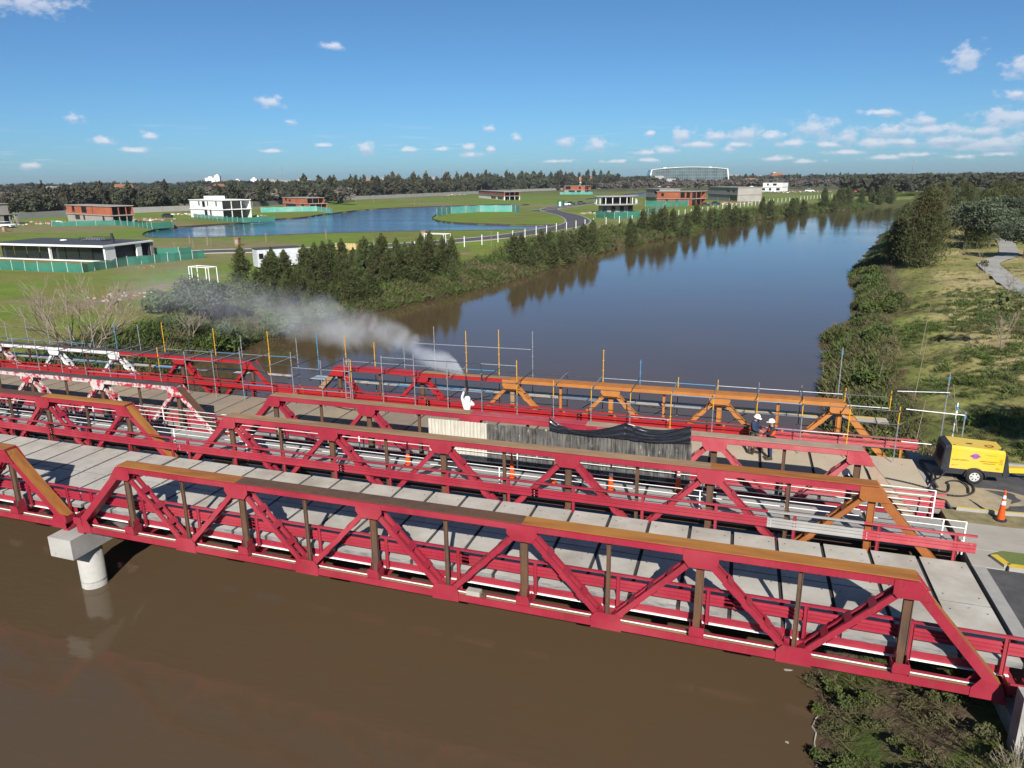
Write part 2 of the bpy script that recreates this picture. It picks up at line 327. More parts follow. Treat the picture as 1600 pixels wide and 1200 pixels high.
# ------------------------------------------------------------------ terrain
WZ = -2.6
LB = [(-22, -60), (-22, -5), (-19, 10.4), (-24, 33.9), (-24, 39.7), (-25.1, 47), (-24.5, 49), (-21.1, 60.7), (-17.8, 72.2), (-14.8, 89.9), (-12.6, 125.3), (-10.8, 140.9), (-7.3, 160), (-.7, 193.4), (3.7, 222), (9.7, 251), (19.7, 273), (36.8, 326), (57, 360), (86, 417), (140, 520), (220, 600)]
RB = [(25.3, -60), (25.4, -10), (25.6, 0), (26.2, 6), (27.6, 20), (28.1, 36), (28.6, 41), (29.3, 47.4), (29.6, 57), (33, 68), (34.4, 90.5), (35.9, 108), (40.9, 146), (47.5, 190), (60, 247), (76, 300), (100, 360), (140, 420), (200, 480), (300, 560)]
lb, rb = np.array(LB), np.array(RB)
def xL(y): return np.interp(y, lb[:, 1], lb[:, 0])
def xR(y): return np.interp(y, rb[:, 1], rb[:, 0])
LAKE = [(218, 367), (245, 359), (300, 354), (400, 347.5), (430, 343), (475, 341), (500, 336), (525, 333.5), (575, 327.5), (650, 324), (725, 321.5), (800, 319.5), (835, 320), (800, 323), (740, 327), (690, 333), (675, 340), (676, 344), (700, 348.5), (760, 351), (832, 352.5), (880, 352), (885, 356), (850, 359), (780, 361), (650, 362.5), (500, 366), (400, 370.5), (280, 374), (235, 373)]
LAKE2 = [(905, 312.5), (945, 308), (1000, 301.5), (1050, 299.5), (1112, 299.5), (1150, 301), (1112, 304), (1050, 305), (1010, 306.5), (945, 311.5)]
lake = np.array([at(a, b, -.3)[:2] for a, b in LAKE]); lake2 = np.array([at(a, b, -.3)[:2] for a, b in LAKE2])
def smooth_poly(P, it=2):
    for _ in range(it):
        Q = np.roll(P, -1, axis=0); P = np.stack([P*.75+Q*.25, P*.25+Q*.75], 1).reshape(-1, 2)
    return P
lake = smooth_poly(lake, 2); lake2 = smooth_poly(lake2, 1)
def sdist(P, x, y):        # signed distance to polygon, negative inside
    d = np.full(x.shape, 1e9); ins = np.zeros(x.shape, bool)
    for i in range(len(P)):
        a, b = P[i], P[(i+1) % len(P)]; e = b-a
        t = np.clip(((x-a[0])*e[0]+(y-a[1])*e[1])/(e@e+1e-9), 0, 1)
        d = np.minimum(d, np.hypot(x-a[0]-t*e[0], y-a[1]-t*e[1]))
        c = ((a[1] > y) != (b[1] > y)) & (x < (b[0]-a[0])*(y-a[1])/(b[1]-a[1]+1e-12)+a[0]); ins ^= c
    return np.where(ins, -d, d)
def hgt(x, y):
    x = np.asarray(x, float); y = np.asarray(y, float)
    jl = (fbm(y*.35, x*0+3, 5)-.47)*2.2; jr = (fbm(y*.3, x*0+9, 8)-.47)*3.0
    dl = xL(y)+jl-x; dr = x-xR(y)-jr
    near = sm(90, 30, y); topr = .35+.6*near; 
    hl = np.interp(dl, [-30, -3, 0, 1.5, 6, 12, 60], [-4.2, -3.3, WZ, -1.9, -.7, 0, 0])
    hr = np.interp(dr, [-30, -3, 0, 1.5, 4, 8, 13], [-4.2, -3.3, WZ, -1.9, -.9, .25, 1.0]); hr = np.where(hr > 0, hr*topr, hr)
    under = sm(-2.5, -1.2, y)*sm(17.0, 15.9, y)
    hu = np.interp(x, [20, 25.6, 27, 29.2, 30.5, 30.7, 31], [-4, -2.75, -2.0, -.75, -.45, .6, .9])
    hr = hr*(1-under)+hu*under
    h = np.where(dl > -12, hl, np.where(dr > -12, hr, -4.2))
    rough = np.where((dl > 0) & (dl < 30), sm(0, 3, dl)*sm(30, 12, dl), 0)+np.where(dr > 0, sm(0, 3, dr)*sm(60, 20, dr), 0)*(1-under)
    h = h+rough*(fbm(x*.55, y*.55, 2)-.47)*.6
    far = np.hypot(x-24, y+18)
    return h
def graded(lst):
    o = []
    for a, b, s in lst: o += list(np.arange(a, b, s))
    return np.array(o)
xs = graded([(-9000, -3000, 800), (-3000, -1000, 200), (-1000, -260, 30), (-260, -60, 3), (-60, -30, 1.2), (-30, -16, .5), (-16, 22, 1.6), (22, 46, .4), (46, 90, 1), (90, 200, 5), (200, 600, 30), (600, 3000, 200), (3000, 9001, 800)])
ys = graded([(-200, -40, 20), (-40, -4, 1.5), (-4, 20, .45), (20, 75, .6), (75, 150, 1.2), (150, 460, 2.6), (460, 800, 12), (800, 2000, 80), (2000, 12001, 700)])
GX, GY = np.meshgrid(xs, ys); GH = hgt(GX, GY)
reg = (GY > 110) & (GY < 800) & (GX < 60) & (GX > -260)
for P in (lake, lake2):
    dd = np.full(GX.shape, 99.); dd[reg] = sdist(P, GX[reg], GY[reg]); GH = np.where(dd < 0, np.minimum(GH, -.9-0*dd), GH); GH = np.where((dd >= 0) & (dd < 1.2), np.minimum(GH, 0), GH)
nx, ny = len(xs), len(ys)
V = np.stack([GX, GY, GH], -1).reshape(-1, 3)
I = np.arange(nx*ny).reshape(ny, nx)
Fq = np.stack([I[:-1, :-1], I[:-1, 1:], I[1:, 1:], I[1:, :-1]], -1).reshape(-1, 4)
def ground_mat():
    m = bpy.data.materials.new('ground'); m.use_nodes = True; nt = m.node_tree; N = nt.nodes; L = nt.links; b = N['Principled BSDF']; b.inputs['Roughness'].default_value = .95; b.inputs['Specular IOR Level'].default_value = .15
    at_ = N.new('ShaderNodeVertexColor'); at_.layer_name = 'cover'; geo = N.new('ShaderNodeNewGeometry')
    def nz(s, d=6): n = N.new('ShaderNodeTexNoise'); n.inputs['Scale'].default_value = s; n.inputs['Detail'].default_value = d; n.inputs['Roughness'].default_value = .65; L.new(geo.outputs['Position'], n.inputs[0]); return n.outputs[0]
    def mr(v, a, b_, c, d): r = N.new('ShaderNodeMapRange'); L.new(v, r.inputs[0]); r.inputs[1].default_value = a; r.inputs[2].default_value = b_; r.inputs[3].default_value = c; r.inputs[4].default_value = d; return r.outputs[0]
    hs = N.new('ShaderNodeHueSaturation'); L.new(at_.outputs[0], hs.inputs['Color'])
    mu = N.new('ShaderNodeMath'); mu.operation = 'MULTIPLY'; L.new(mr(nz(2.5), .3, .7, .72, 1.28), mu.inputs[0]); L.new(mr(nz(.22), .3, .7, .85, 1.15), mu.inputs[1]); L.new(mu.outputs[0], hs.inputs['Value'])
    L.new(mr(nz(.6), .3, .7, .488, .512), hs.inputs['Hue'])
    L.new(hs.outputs[0], b.inputs['Base Color'])
    bp = N.new('ShaderNodeBump'); bp.inputs['Strength'].default_value = .6; bp.inputs['Distance'].default_value = .12; L.new(nz(5), bp.inputs['Height']); L.new(bp.outputs[0], b.inputs['Normal'])
    MATS['ground'] = m
ground_mat()
ground = np_mesh('ground', V, Fq, 'ground'); tag(ground, kind='structure')
def paint_ground():
    x, y, h = V[:, 0], V[:, 1], V[:, 2]; dl = xL(y)-x; dr = x-xR(y)
    n4 = fbm(x*.012, y*.02, 91); lawn = np.array([.160, .235, .032]); olive = np.array([.185, .175, .050]); dirt = np.array([.27, .20, .13]); dry = np.array([.36, .29, .14]); mud = np.array([.10, .072, .045]); weed = np.array([.075, .10, .025]); farc = np.array([.10, .10, .055])
    n1 = fbm(x*.05, y*.05, 21); n2 = fbm(x*.18, y*.18, 31); n3 = fbm(x*.6, y*.6, 41); dist_ = np.hypot(x-23.75, y+18)
    col = lawn[None]+0*x[:, None]
    def bl(c, w): nonlocal col; w = np.clip(w, 0, 1)[:, None]; col = col*(1-w)+c*w
    bl(olive, sm(.44, .60, n1)*.75*(dl > 0)); bl(np.array([.19, .26, .035]), sm(.5, .66, n2)*.6)
    bl(np.array([.24, .21, .10]), sm(.50, .58, n4)*.8*(dl > 8)*(dist_ > 120)); bl(dirt, sm(.60, .66, n2)*sm(.47, .55, n4)*(dl > 8)*(dist_ > 130)*.8)
    yl = sm(100, 60, y)*(dl > 0); bl(olive*1.15, yl*sm(.36, .55, n2)*.8)
    dist = np.hypot(x-23.75, y+18); bl(farc, sm(450, 900, dist)*.85)
    bl(dirt, sm(.62, .72, fbm(x*.03+7, y*.03, 61))*(dist > 300)*.8)
    # right bank
    rgt = (dr > 0); bl(np.array([.19, .20, .055]), rgt*1.); bl(dry, rgt*sm(.40, .56, n2)*.9*sm(5, 12, dr)); bl(np.array([.28, .245, .09]), rgt*sm(.42, .6, n3)*.6)
    bl(dry*1.12, rgt*sm(7, 10, dr)*sm(24, 17, dr)*sm(35, 45, y)*sm(100, 85, y)*.7)
    bl(weed, rgt*sm(7, 2, dr)*1.); bl(weed, sm(12, 5, dl)*(dl > -1)); bl(mud, sm(WZ+.5, WZ+.1, h)); bl(mud*1.3, (dr > -3)*(y < 16)*(y > -40)*sm(.42, .55, n3)*(x < 31))
    col *= (1+.22*(dr > 0))[:, None]
    def strip(P, Q, w, c, s=1.):
        P, Q = np.array(P[:2]), np.array(Q[:2]); e = Q-P; t = np.clip(((x-P[0])*e[0]+(y-P[1])*e[1])/(e@e), 0, 1); d = np.hypot(x-P[0]-t*e[0], y-P[1]-t*e[1])+(n3-.5)*w*1.5
        bl(c, sm(w, w*.4, d)*s)
    for a, b_, w in (((-20, 357), (60, 355), 2.5), ((60, 355), (105, 358), 1.5), ((120, 480), (250, 447), 2.6), ((250, 447), (290, 438), 1.5), ((290, 438), (395, 425), 1.2), ((20, 470), (130, 470), 1.6), ((600, 405), (740, 395), 1.5)): strip(at(*a), at(*b_), w, dirt, .85)
    for p_, w in (((230, 342), 9), ((40, 346), 9), ((170, 338), 7), ((260, 334), 7), ((1000, 318), 18), ((1230, 296), 14), ((1180, 320), 10), ((1380, 298), 25), ((700, 302), 12), ((640, 312), 9), ((450, 322), 9)):
        q = at(*p_); strip(q, (q[0]+4, q[1]+1), w, dirt, .7)
    ca = ground.data.color_attributes.new('cover', 'FLOAT_COLOR', 'POINT'); ca.data.foreach_set('color', np.concatenate([col*.70, np.ones((len(col), 1))], 1).astype(np.float32).ravel())
paint_ground()
m = MB(); yy = [q for q in np.arange(-60, 620, 12)]
pts = [(float(xL(q)-10), q) for q in yy]+[(float(xR(q)+8), q) for q in yy[::-1]]
m.add([(a, b, WZ) for a, b in pts], [(i, len(yy)*2-1-i, len(yy)*2-2-i, i+1) for i in range(len(yy)-1)])
for f_i, f_ in enumerate(m.f): m.f[f_i] = f_[::-1] if False else f_
river = m.build('river_water', 'river_water', kind='structure')
m = MB(); m.box(-22.5, 28, -200, -60, WZ-.5, WZ); m.build('river_water', 'river_water', kind='structure')
for P in (lake, lake2):
    m = MB(); m.add([(a, b, -.3) for a, b in P], [tuple(range(len(P)))]); o = m.build('lake_water', 'lake_water', kind='structure')
    m = MB()
    for a, b in zip(P, np.roll(P, -1, axis=0)): m.beam((a[0], a[1], -.18), (b[0], b[1], -.18), .25, .5)
    m.build('lake_edging', 'timber_edge', kind='structure')
def gz(x, y): return float(hgt(np.array([x]), np.array([y]))[0])
#@@BRIDGE
# ------------------------------------------------------------------ bridges
def SK(dz=0.0):
    return lambda x, y, z: (x-.0435*y, y, z+.0062*x+dz*(x-15))
P_ = 2.5; H = 2.89; GAP = .77; SPL = 30+GAP
def truss(parent, x0, y0, tf, look, label):
    """look(i) -> (side, top, vertical, diagonal) material names at panel point i"""
    t = empty('truss', (0, 0, 0), parent=parent, label=label)
    yb = y0+.45; yc_ = y0+.32
    X = lambda i: x0+i*P_-(.36 if i == 12 and x0 == 0 else 0)
    def nb(*m): q = MB(); q.tf = tf; return q
    # top chord in pieces from gusset to gusset
    for i in (1, 3, 5, 7, 9):
        s_, tp, v_, d_ = look(i+1); q = nb(); a, b = X(i)-(.12 if i == 1 else 0), X(i+2)+(.12 if i == 9 else 0)
        q.box(a, b, y0, yb, H-.235, H, 0, 1)
        q.box(a+.02, b-.02, y0-.03, y0, H-.215, H-.03); q.box(a+.002, b-.002, y0-.035, yb+.035, H, H+.018, 1)
        q.build('top_chord', [s_, tp], t)
    for e, i0, i1 in ((0, 1, 0), (1, 11, 12)):
        s_, tp, v_, d_ = look(i1 if i1 else 0); q = nb()
        q.beam((X(i0), (y0+yb)/2, H-.14), (X(i1), (y0+yb)/2, .24), .45, .25, mi=0, top=1)
        up = Vector((1 if e else -1, 0, P_/H*1.0)).normalized()
        q.build('end_post', [s_, tp], t)
    # bottom chord: two channels with a rusty floor between
    for i in range(0, 12, 2):
        s_, tp, v_, d_ = look(i+1, low=True); q = nb(); a, b = X(i), X(i+2)
        q.box(a, b, y0, y0+.03, 0, .23); q.box(a, b, y0+.03, y0+.08, .0, .02)
        q.box(a, b, yc_-.03, yc_, 0, .215); q.box(a, b, yc_-.12, yc_, .215, .23); q.box(a, b, yc_-.14, yc_-.12, .205, .232, 2); q.box(a, b, y0+.03, yc_-.03, .15, .17, 1)
        q.build('bottom_chord', [s_, 'rust_tan', 'white_edge'], t)
    # verticals
    for i in range(1, 12):
        s_, tp, v_, d_ = look(i); q = nb(); x = X(i); hw = .11 if i % 2 else .06
        z0 = .02
        ya_, yb_ = (y0+.17, yb-.17) if i % 2 else (y0+.19, yb-.19); q.box(x-hw, x-hw+.02, ya_, yb_, z0, H-.27, 0); q.box(x+hw-.02, x+hw, ya_, yb_, z0, H-.27, 0); q.box(x-hw+.02, x+hw-.02, ya_+.03, yb_-.03, z0, H-.27, 0)
        if i % 2:
            q.box(x-hw-.006, x-hw, y0+.08, yb-.08, z0, .72, 1); q.box(x+hw, x+hw+.006, y0+.08, yb-.08, z0, .72, 1)
        q.build('vertical', [v_, s_], t)
    # diagonals
    for i in range(2, 11, 2):
        for j in (i-1, i+1):
            s_, tp, v_, d_ = look(j); q = nb()
            A = Vector((X(j)+(.14 if j < i else -.14), 0, H-.34)); B = Vector((X(i)-(.16 if j < i else -.16), 0, .26)); n = (B-A).normalized(); up = Vector((-n.z, 0, n.x)); up = up if up.z > 0 else -up
            for yc in (y0+.055, yb-.055):
                q.beam(A+Vector((0, yc, 0)), B+Vector((0, yc, 0)), .03, .16, up); 
                for s in (-1, 1): q.beam(A+Vector((0, yc+(.04 if yc < y0+.2 else -.04), 0))+up*(s*.07), B+Vector((0, yc+(.04 if yc < y0+.2 else -.04), 0))+up*(s*.07), .05, .02, up)
            Ln = (B-A).length
            for k in range(5):
                c = A+n*(.12+k*(Ln-.24)/4); 
                for s in (-1, 1):
                    q.beam(c+Vector((0, (y0+yb)/2, 0))+up*(s*.087)-n*.11, c+Vector((0, (y0+yb)/2, 0))+up*(s*.087)+n*.11, .45, .012, up, mi=1)
            q.build('diagonal', [d_, d_ if d_ != 'red_paint' else 'red_paint'], t)
    # gussets
    for i in (1, 3, 5, 7, 9, 11):
        s_, tp, v_, d_ = look(i); q = nb(); x = X(i)
        if i == 1: poly = [(x-.42, H-.52), (x+.32, H-.52), (x+.42, H-.42), (x+.42, H-.03), (x-.16, H-.03), (x-.52, H-.5)]
        elif i == 11: poly = [(x-.42, H-.42), (x-.32, H-.52), (x+.42, H-.52), (x+.52, H-.5), (x+.16, H-.03), (x-.42, H-.03)]
        else: poly = [(x-.46, H-.34), (x-.3, H-.55), (x+.3, H-.55), (x+.46, H-.34), (x+.46, H-.03), (x-.46, H-.03)]
        q.prism(poly, yb+.036, yb+.05); q.build('gusset_plate', s_, t); q = nb(); q.prism(poly, y0-.05, y0-.036)
        for bx in (-.3, -.2, .2, .3):
            for bz in (H-.12, H-.2): q.box(x+bx-.012, x+bx+.012, y0-.062, y0-.05, bz-.012, bz+.012)
        q.build('gusset_plate', s_, t)
    for i in (0, 2, 4, 6, 8, 10, 12):
        s_, tp, v_, d_ = look(i, low=True); q = nb(); x = X(i)
        if i in (0, 12):
            sg = 1 if i == 0 else -1; xs_ = sorted((x-sg*.14, x+sg*.55)); poly = [(x-sg*.10, -.02), (x+sg*.6, -.02), (x+sg*.6, .23), (x+sg*.42, .52), (x+sg*.05, .42), (x-sg*.10, .28)]
            if sg < 0: poly = poly[::-1]
        else: poly = [(x-.44, -.035), (x+.44, -.035), (x+.44, .32), (x+.3, .48), (x-.3, .48), (x-.44, .32)]
        q.prism(poly, yc_+.002, yc_+.022); q.build('gusset_plate', s_, t); q = nb(); q.prism(poly, y0-.022, y0-.002)
        if i in (0, 12): q.box(x-.08, x+.2, y0-.02, yc_+.02, -.09, -.022)
        q.build('gusset_plate', s_, t)
    return t
def floor_steel(parent, x0, ya, yb, tf, out_front=True, zt=.62):
    """cross beams, outrigger brackets and stringers between two trusses"""
    for i in range(0, 13):
        x = x0+i*P_; q = MB(); q.tf = tf
        q.box(x-.012, x+.012, ya+.36, yb-.36, -.1, .28); q.box(x-.1, x+.1, ya+.36, yb-.36, .28, .30); q.box(x-.1, x+.1, ya+.36, yb-.36, -.12, -.1)
        q.build('cross_beam', 'red_paint', parent)
        if i in (0, 1, 3, 5, 7, 9, 11, 12):
            q = MB(); q.tf = tf; s = .14
            for sx in (-s, s):
                q.box(x+sx-.01, x+sx+.01, ya-.30 if False else ya-.02, ya+.60, .24, .30)
            q.box(x-.20, x-.18, ya-.045, ya+.36, .235, .50); q.box(x+.18, x+.2, ya-.045, ya+.36, .235, .50); q.box(x-.18, x+.18, ya-.045, ya-.025, .28, .56)
            q.build('bracket', 'red_paint', parent)
    for y in (ya+1.9, (ya+yb)/2, yb-1.9):
        q = MB(); q.tf = tf
        q.box(x0, x0+30, y-.01, y+.01, .32, .56); q.box(x0, x0+30, y-.08, y+.08, .30, .32, 1); q.box(x0, x0+30, y-.08, y+.08, .56, .58)
        q.build('stringer', ['red_paint', 'white_edge'], parent)
    q = MB(); q.tf = tf; q.box(x0, x0+30, ya+.66, ya+.68, .335, .58, 0); q.box(x0, x0+30, ya+.59, ya+.75, .31, .335, 1); q.build('stringer', ['red_paint', 'white_edge'], parent)
    q = MB(); q.tf = tf; q.box(x0, x0+30, yb-.70, yb-.68, .31, .58, 0); q.build('stringer', 'red_paint', parent)
def wbeam_profile():
    return [(-.0, -.16), (-.05, -.13), (-.05, -.08), (0, -.045), (0, -.02), (-.05, .01), (-.05, .03), (0, .06), (0, .085), (-.05, .12), (-.05, .15), (0, .18)]
def guardrail(parent, x0, x1, y, tf, facing, mats=('red_paint', 'red_paint'), top=True, label=None, zb=.84, posts=None, cut=None, tr=.80):
    g = empty('guardrail', parent=parent, label=label)
    pr = wbeam_profile(); n = len(pr)
    segs = cut or [(x0, x1, mats[0])]
    for a, b, mm in segs:
        q = MB(); q.tf = tf
        k = max(1, int((b-a)/7.5)); 
        for j in range(k):
            xa, xb = a+(b-a)*j/k, a+(b-a)*(j+1)/k
            for off, rev in ((0, False), (.012, True)):
                vs = [(xa, y+facing*(d*-1+off), zb+.43+z) for d, z in pr]+[(xb+(.25 if j < k-1 else 0), y+facing*(d*-1+off), zb+.43+z) for d, z in pr]
                q.add(vs, [(i, i+1, i+1+n, i+n) for i in range(n-1)])
            for by in (-.1, 0, .1):
                q.box(xa+.1, xa+.12, y-facing*-.062-.006, y-facing*-.062+.006, zb+.42+by, zb+.44+by, 1)
        q.build('guard_beam', [mm, 'white_edge'], g)
        if top:
            q = MB(); q.tf = tf; q.box(a, b, y-.04, y+.04, zb+tr-.03, zb+tr+.03); q.build('top_rail', mm if mm != 'white_primer' else mats[1], g)
    for x in (posts or np.arange(x0+.4, x1, P_/1)):
        q = MB(); q.tf = tf
        q.box(x-.05, x-.038, y-.035, y+.035, .36, zb+tr-.032); q.box(x+.038, x+.05, y-.035, y+.035, .36, zb+tr-.032); q.box(x-.038, x+.038, y-.006, y+.006, .36, zb+tr-.04)
        q.build('post', mats[1], g)
    return g
def deck(parent, x0, x1, ya, yb, tf, pick, pw=1.41, two=True, z=.74, th=.15, edge='edge_concrete'):
    n = int(round((x1-x0)/pw)); ym = (ya+yb)/2; cache = {}
    q = MB(); q.tf = tf; q.box(x0, x1, ya+.06, yb-.06, z-th, z-.07); q.build('joint_bed', 'dark_joint', parent)
    for k in range(n):
        a = x0+(x1-x0)*k/n+.058; b = x0+(x1-x0)*(k+1)/n-.058
        for (c, d) in (((ya, ym-.025), (ym+.025, yb)) if two else ((ya, yb),)):
            q = MB(); q.tf = tf; dz = random.uniform(-.004, .004)
            q.box(a, b, c, d, z-th+.002, z+dz, 1, 0); 
            for hx, hy in ((.3, .35), (-.3, .35), (.3, -.35), (-.3, -.35)):
                px_, py_ = (a+b)/2+hx*1.5, (c+d)/2+hy*(d-c)
                q.box(px_-.022, px_+.022, py_-.022, py_+.022, z+dz+.001, z+dz+.003, 2)
            q.build('deck_panel', [pick((a+b)/2, (c+d)/2), edge, 'dark_joint'], parent)
tfA = SK(); tfB = SK(); tfT4 = SK(.005)
Y1, Y2, Y3, Y4 = 0.0, 5.81, 9.04, 14.90
red = lambda tp: (lambda i, low=False: ('red_paint', tp(i), 'rust_brown', 'red_paint'))
def lookT1(i, low=False): return ('red_paint', 'rust_brown' if 3 <= i <= 6 else 'rust_ochre', 'rust_brown', 'red_paint')
def lookT1L(i, low=False): return ('red_paint', 'rust_ochre', 'rust_brown', 'red_paint')
def lookT2(i, low=False):
    if i >= 11 and not low: return ('brown_primer', 'brown_primer', 'brown_primer', 'brown_primer')
    return ('red_paint', 'rust_tan' if i < 9 else 'rust_ochre', 'rust_brown', 'red_paint')
def lookT2L(i, low=False): return ('red_paint', 'rust_brown' if i < 9 else 'rust_ochre', 'rust_brown', 'red_paint')
def lookT3(i, low=False):
    if i > 7: return ('pink_red' if i < 11.5 else 'dusty_tan', 'dusty_tan', 'rust_brown', 'pink_red')
    return ('red_paint', 'rust_tan' if i < 5 else 'pink_red', 'rust_brown', 'red_paint')
def lookT3L(i, low=False): return ('stripped_paint', 'dark_top' if i < 12 else 'rust_brown', 'rust_brown', 'stripped_paint')
def lookT4(i, low=False):
    if low: return ('fresh_red' if i < 5 else 'orange_primer', 'rust_tan', 'rust_brown', 'fresh_red')
    if i < 1: return ('rust_tan', 'rust_tan', 'rust_brown', 'fresh_red')
    if i < 4: return ('fresh_red', 'fresh_red' if i < 3 else 'pink_red', 'rust_brown', 'fresh_red')
    if i == 4: return ('fresh_red', 'rust_tan', 'dark_tube', 'fresh_red')
    return ('orange_primer', 'orange_primer', 'orange_primer' if i > 5 else 'rust_tan', 'orange_primer')
def lookT4L(i, low=False):
    if low: return ('fresh_red', 'rust_tan', 'rust_brown', 'fresh_red')
    if i < 4: return ('stripped_paint', 'dark_top', 'rust_brown', 'stripped_paint')
    if i < 8: return ('white_primer', 'dark_top', 'rust_brown', 'white_primer')
    return ('fresh_red', 'dark_top', 'rust_brown', 'fresh_red' if i < 11.5 else 'stripped_paint')
# deck pickers
def pickA(x, y): return 'deck_concrete'
def pickB(x, y):
    if x > 21: return 'sand_deck_light'
    return 'sand_deck'
KB = dict(cat='bridge')
bA = empty('truss_bridge', tfA(0, 0, 0), label='nearest red steel truss bridge span with pale concrete deck and rusty chord tops', **KB)
bAL = empty('truss_bridge', label='end of the neighbouring red truss span at the left edge, beyond the concrete pier', **KB)
bB = empty('truss_bridge', label='far truss bridge span under repair, red turning to orange primer, sandy deck inside', **KB)
bBL = empty('truss_bridge', label='far left truss span stripped and patched with white primer, behind scaffolding', **KB)
for o in (bA,): o.location = (0, 0, 0)
truss(bA, 0, Y1, tfA, lookT1, 'front truss, crimson with ochre rust along the top chord')
truss(bA, 0, Y2, tfA, lookT2, 'rear truss, crimson with an orange-brown primed right end')
truss(bAL, -SPL, Y1, tfA, lookT1L, 'front truss ending in a rusty sloping end post')
truss(bAL, -SPL, Y2, tfA, lookT2L, 'rear truss of the left span')
truss(bB, 0, Y3, tfB, lookT3, 'front truss fading from crimson to dusty pink')
truss(bB, 0, Y4, tfT4, lookT4, 'rear truss, fresh red at the left and orange primer at the right')
truss(bBL, -SPL, Y3, tfB, lookT3L, 'front truss with half stripped white and red paint')
truss(bBL, -SPL, Y4, tfT4, lookT4L, 'rear truss with white primer patches')
for b, x0 in ((bA, 0), (bAL, -SPL)):
    floor_steel(b, x0, Y1, Y2+.5, tfA)
    deck(b, x0-.35, x0+30+(.35 if x0 < 0 else .3), .60, 5.70, tfA, pickA)
    guardrail(b, x0-.3, x0+30.4+(0 if x0 < 0 else .6), .53, tfA, 1, zb=.69, tr=.76, posts=[x0+.25+i*P_*1 for i in range(0, 12)]+[x0+29.8], label='crimson guardrail along the front truss')
guardrail(bA, -.3, 30.45, 5.755, tfA, -1, zb=.79, tr=.84, mats=('pink_red', 'red_paint'), cut=[(-.3, 24.4, 'red_paint'), (24.4, 27.3, 'walk_concrete'), (27.3, 30.45, 'pink_red')], posts=[.25+i*P_ for i in range(0, 12)]+[29.9], label='crimson guardrail along the rear truss, with one grey primed stretch')
guardrail(bAL, -SPL-.3, -.35, 5.755, tfA, -1, zb=.79, tr=.84, label='crimson guardrail along the rear truss of the left span')
for b, x0 in ((bB, 0), (bBL, -SPL)):
    floor_steel(b, x0, Y3, Y4+.5, tfB)
    deck(b, x0-.35, x0+30+(.35 if x0 < 0 else .5), 9.64, 14.74, tfB, pickB, pw=2.0 if x0 == 0 else 1.41, two=False)
guardrail(bB, -.3, 30.5, 9.59, tfB, 1, zb=.55, mats=('pink_red', 'red_paint'), cut=[(-.3, 22, 'red_paint'), (22, 30.5, 'pink_red')], posts=[.25+i*P_ for i in range(0, 12)]+[30.1], label='faded guardrail along the front truss')
guardrail(bB, -.3, 30.6, 14.84, tfB, -1, zb=.82, tr=.74, mats=('fresh_red', 'orange_primer'), cut=[(-.3, 24, 'fresh_red'), (24, 30.6, 'pink_red')], posts=[.25+i*P_ for i in range(0, 12)]+[30.0], label='red guardrail in front of the scaffolded truss')
guardrail(bBL, -SPL-.3, -.4, 9.59, tfB, 1, zb=.55, mats=('red_paint', 'red_paint'), label='red guardrail along the stripped truss')
guardrail(bBL, -SPL-.3, -.4, 14.84, tfB, -1, zb=.82, tr=.74, mats=('fresh_red', 'fresh_red'), label='red guardrail behind the left scaffolding')
# footbridge between the two road bridges
for nm, xa, xb in (('right', -.35, 30.3), ('left', -SPL-.35, -.4)):
    w = empty('footbridge', label='grey concrete footway with white railings between the two bridges' if nm == 'right' else 'left stretch of the railed footway, next to the stripped truss', cat='footbridge')
    deck(w, xa, xb, 6.50, 8.86, tfA, lambda x, y: 'walk_concrete', pw=2.5, two=False, edge='walk_concrete', th=.12)
    for y in (6.75, 8.55):
        q = MB(); q.tf = tfA; q.box(xa, xb, y-.08, y+.08, .40, .615); q.build('stringer', 'rust_brown', w)
    for y, ends in ((6.42, (xa, xb)), (8.80, (xa, xb-.35))):
        r = empty('railing', parent=w)
        for z in (.93, 1.14, 1.35, 1.56, 1.78):
            q = MB(); q.tf = tfA; q.tube((ends[0], y, z), (ends[1], y, z), .020 if z > 1.8 else .014, 6); q.build('rail', 'white_paint', r)
        for x in list(np.arange(ends[0]+.02, ends[1]-.5, 7.5))+[ends[1]]:
            if abs(x+.55) < .4: x += 3.2 if nm == 'right' else -3.2
            q = MB(); q.tf = tfA; q.box(x-.022, x+.022, y-.022, y+.022, .66, 1.79); q.build('post', 'white_paint', r)
# piers and abutment
def pier(y0, y1, label, x=-.385):
    e = empty('bridge_pier', (x, 0, 0), label=label, cat='pier')
    q = MB(); q.tf = lambda a, b, c: (a-.0435*b, b, c)
    q.box(-.56, .56, y0, y1, -.88, -.09); q.build('pier_cap', 'pier_concrete', e)
    for cy in (y0+1.15, y1-1.15):
        q = MB(); q.lathe([(.0, -.88), (.455, -.88), (.455, -4.6)], 0-.0435*cy, cy, 28)
        q.lathe([(.468, -2.30), (.468, -2.34), (.455, -2.36)], -.0435*cy, cy, 28); q.build('column', 'pier_concrete', e, smooth=True)
pier(-.62, 6.9, 'weathered concrete pier with square cap and round column standing in brown water')
pier(8.5, 16.0, 'concrete pier under the far bridge, mostly hidden by the nearer bridge')
ab = empty('bridge_abutment', (30.2, 0, 0), label='pale concrete abutment wall under the right end of the nearest bridge', cat='abutment')
q = MB(); q.tf = lambda a, b, c: (a-.0435*b, b, c)
q.box(-.28, .85, -.48, 16.2, -1.6, -.10); q.build('seat_wall', 'pier_concrete', ab)
q = MB(); q.tf = lambda a, b, c: (a-.0435*b, b, c); q.box(.28, .8, -.48, 16.2, -.09, .76); q.build('back_wall', 'pier_concrete', ab)
q = MB(); q.tf = lambda a, b, c: (a-.0435*b, b, c); q.box(-.40, 9.0, -.95, -.50, -4.2, 1.0); q.build('wing_wall', 'pier_concrete', ab)
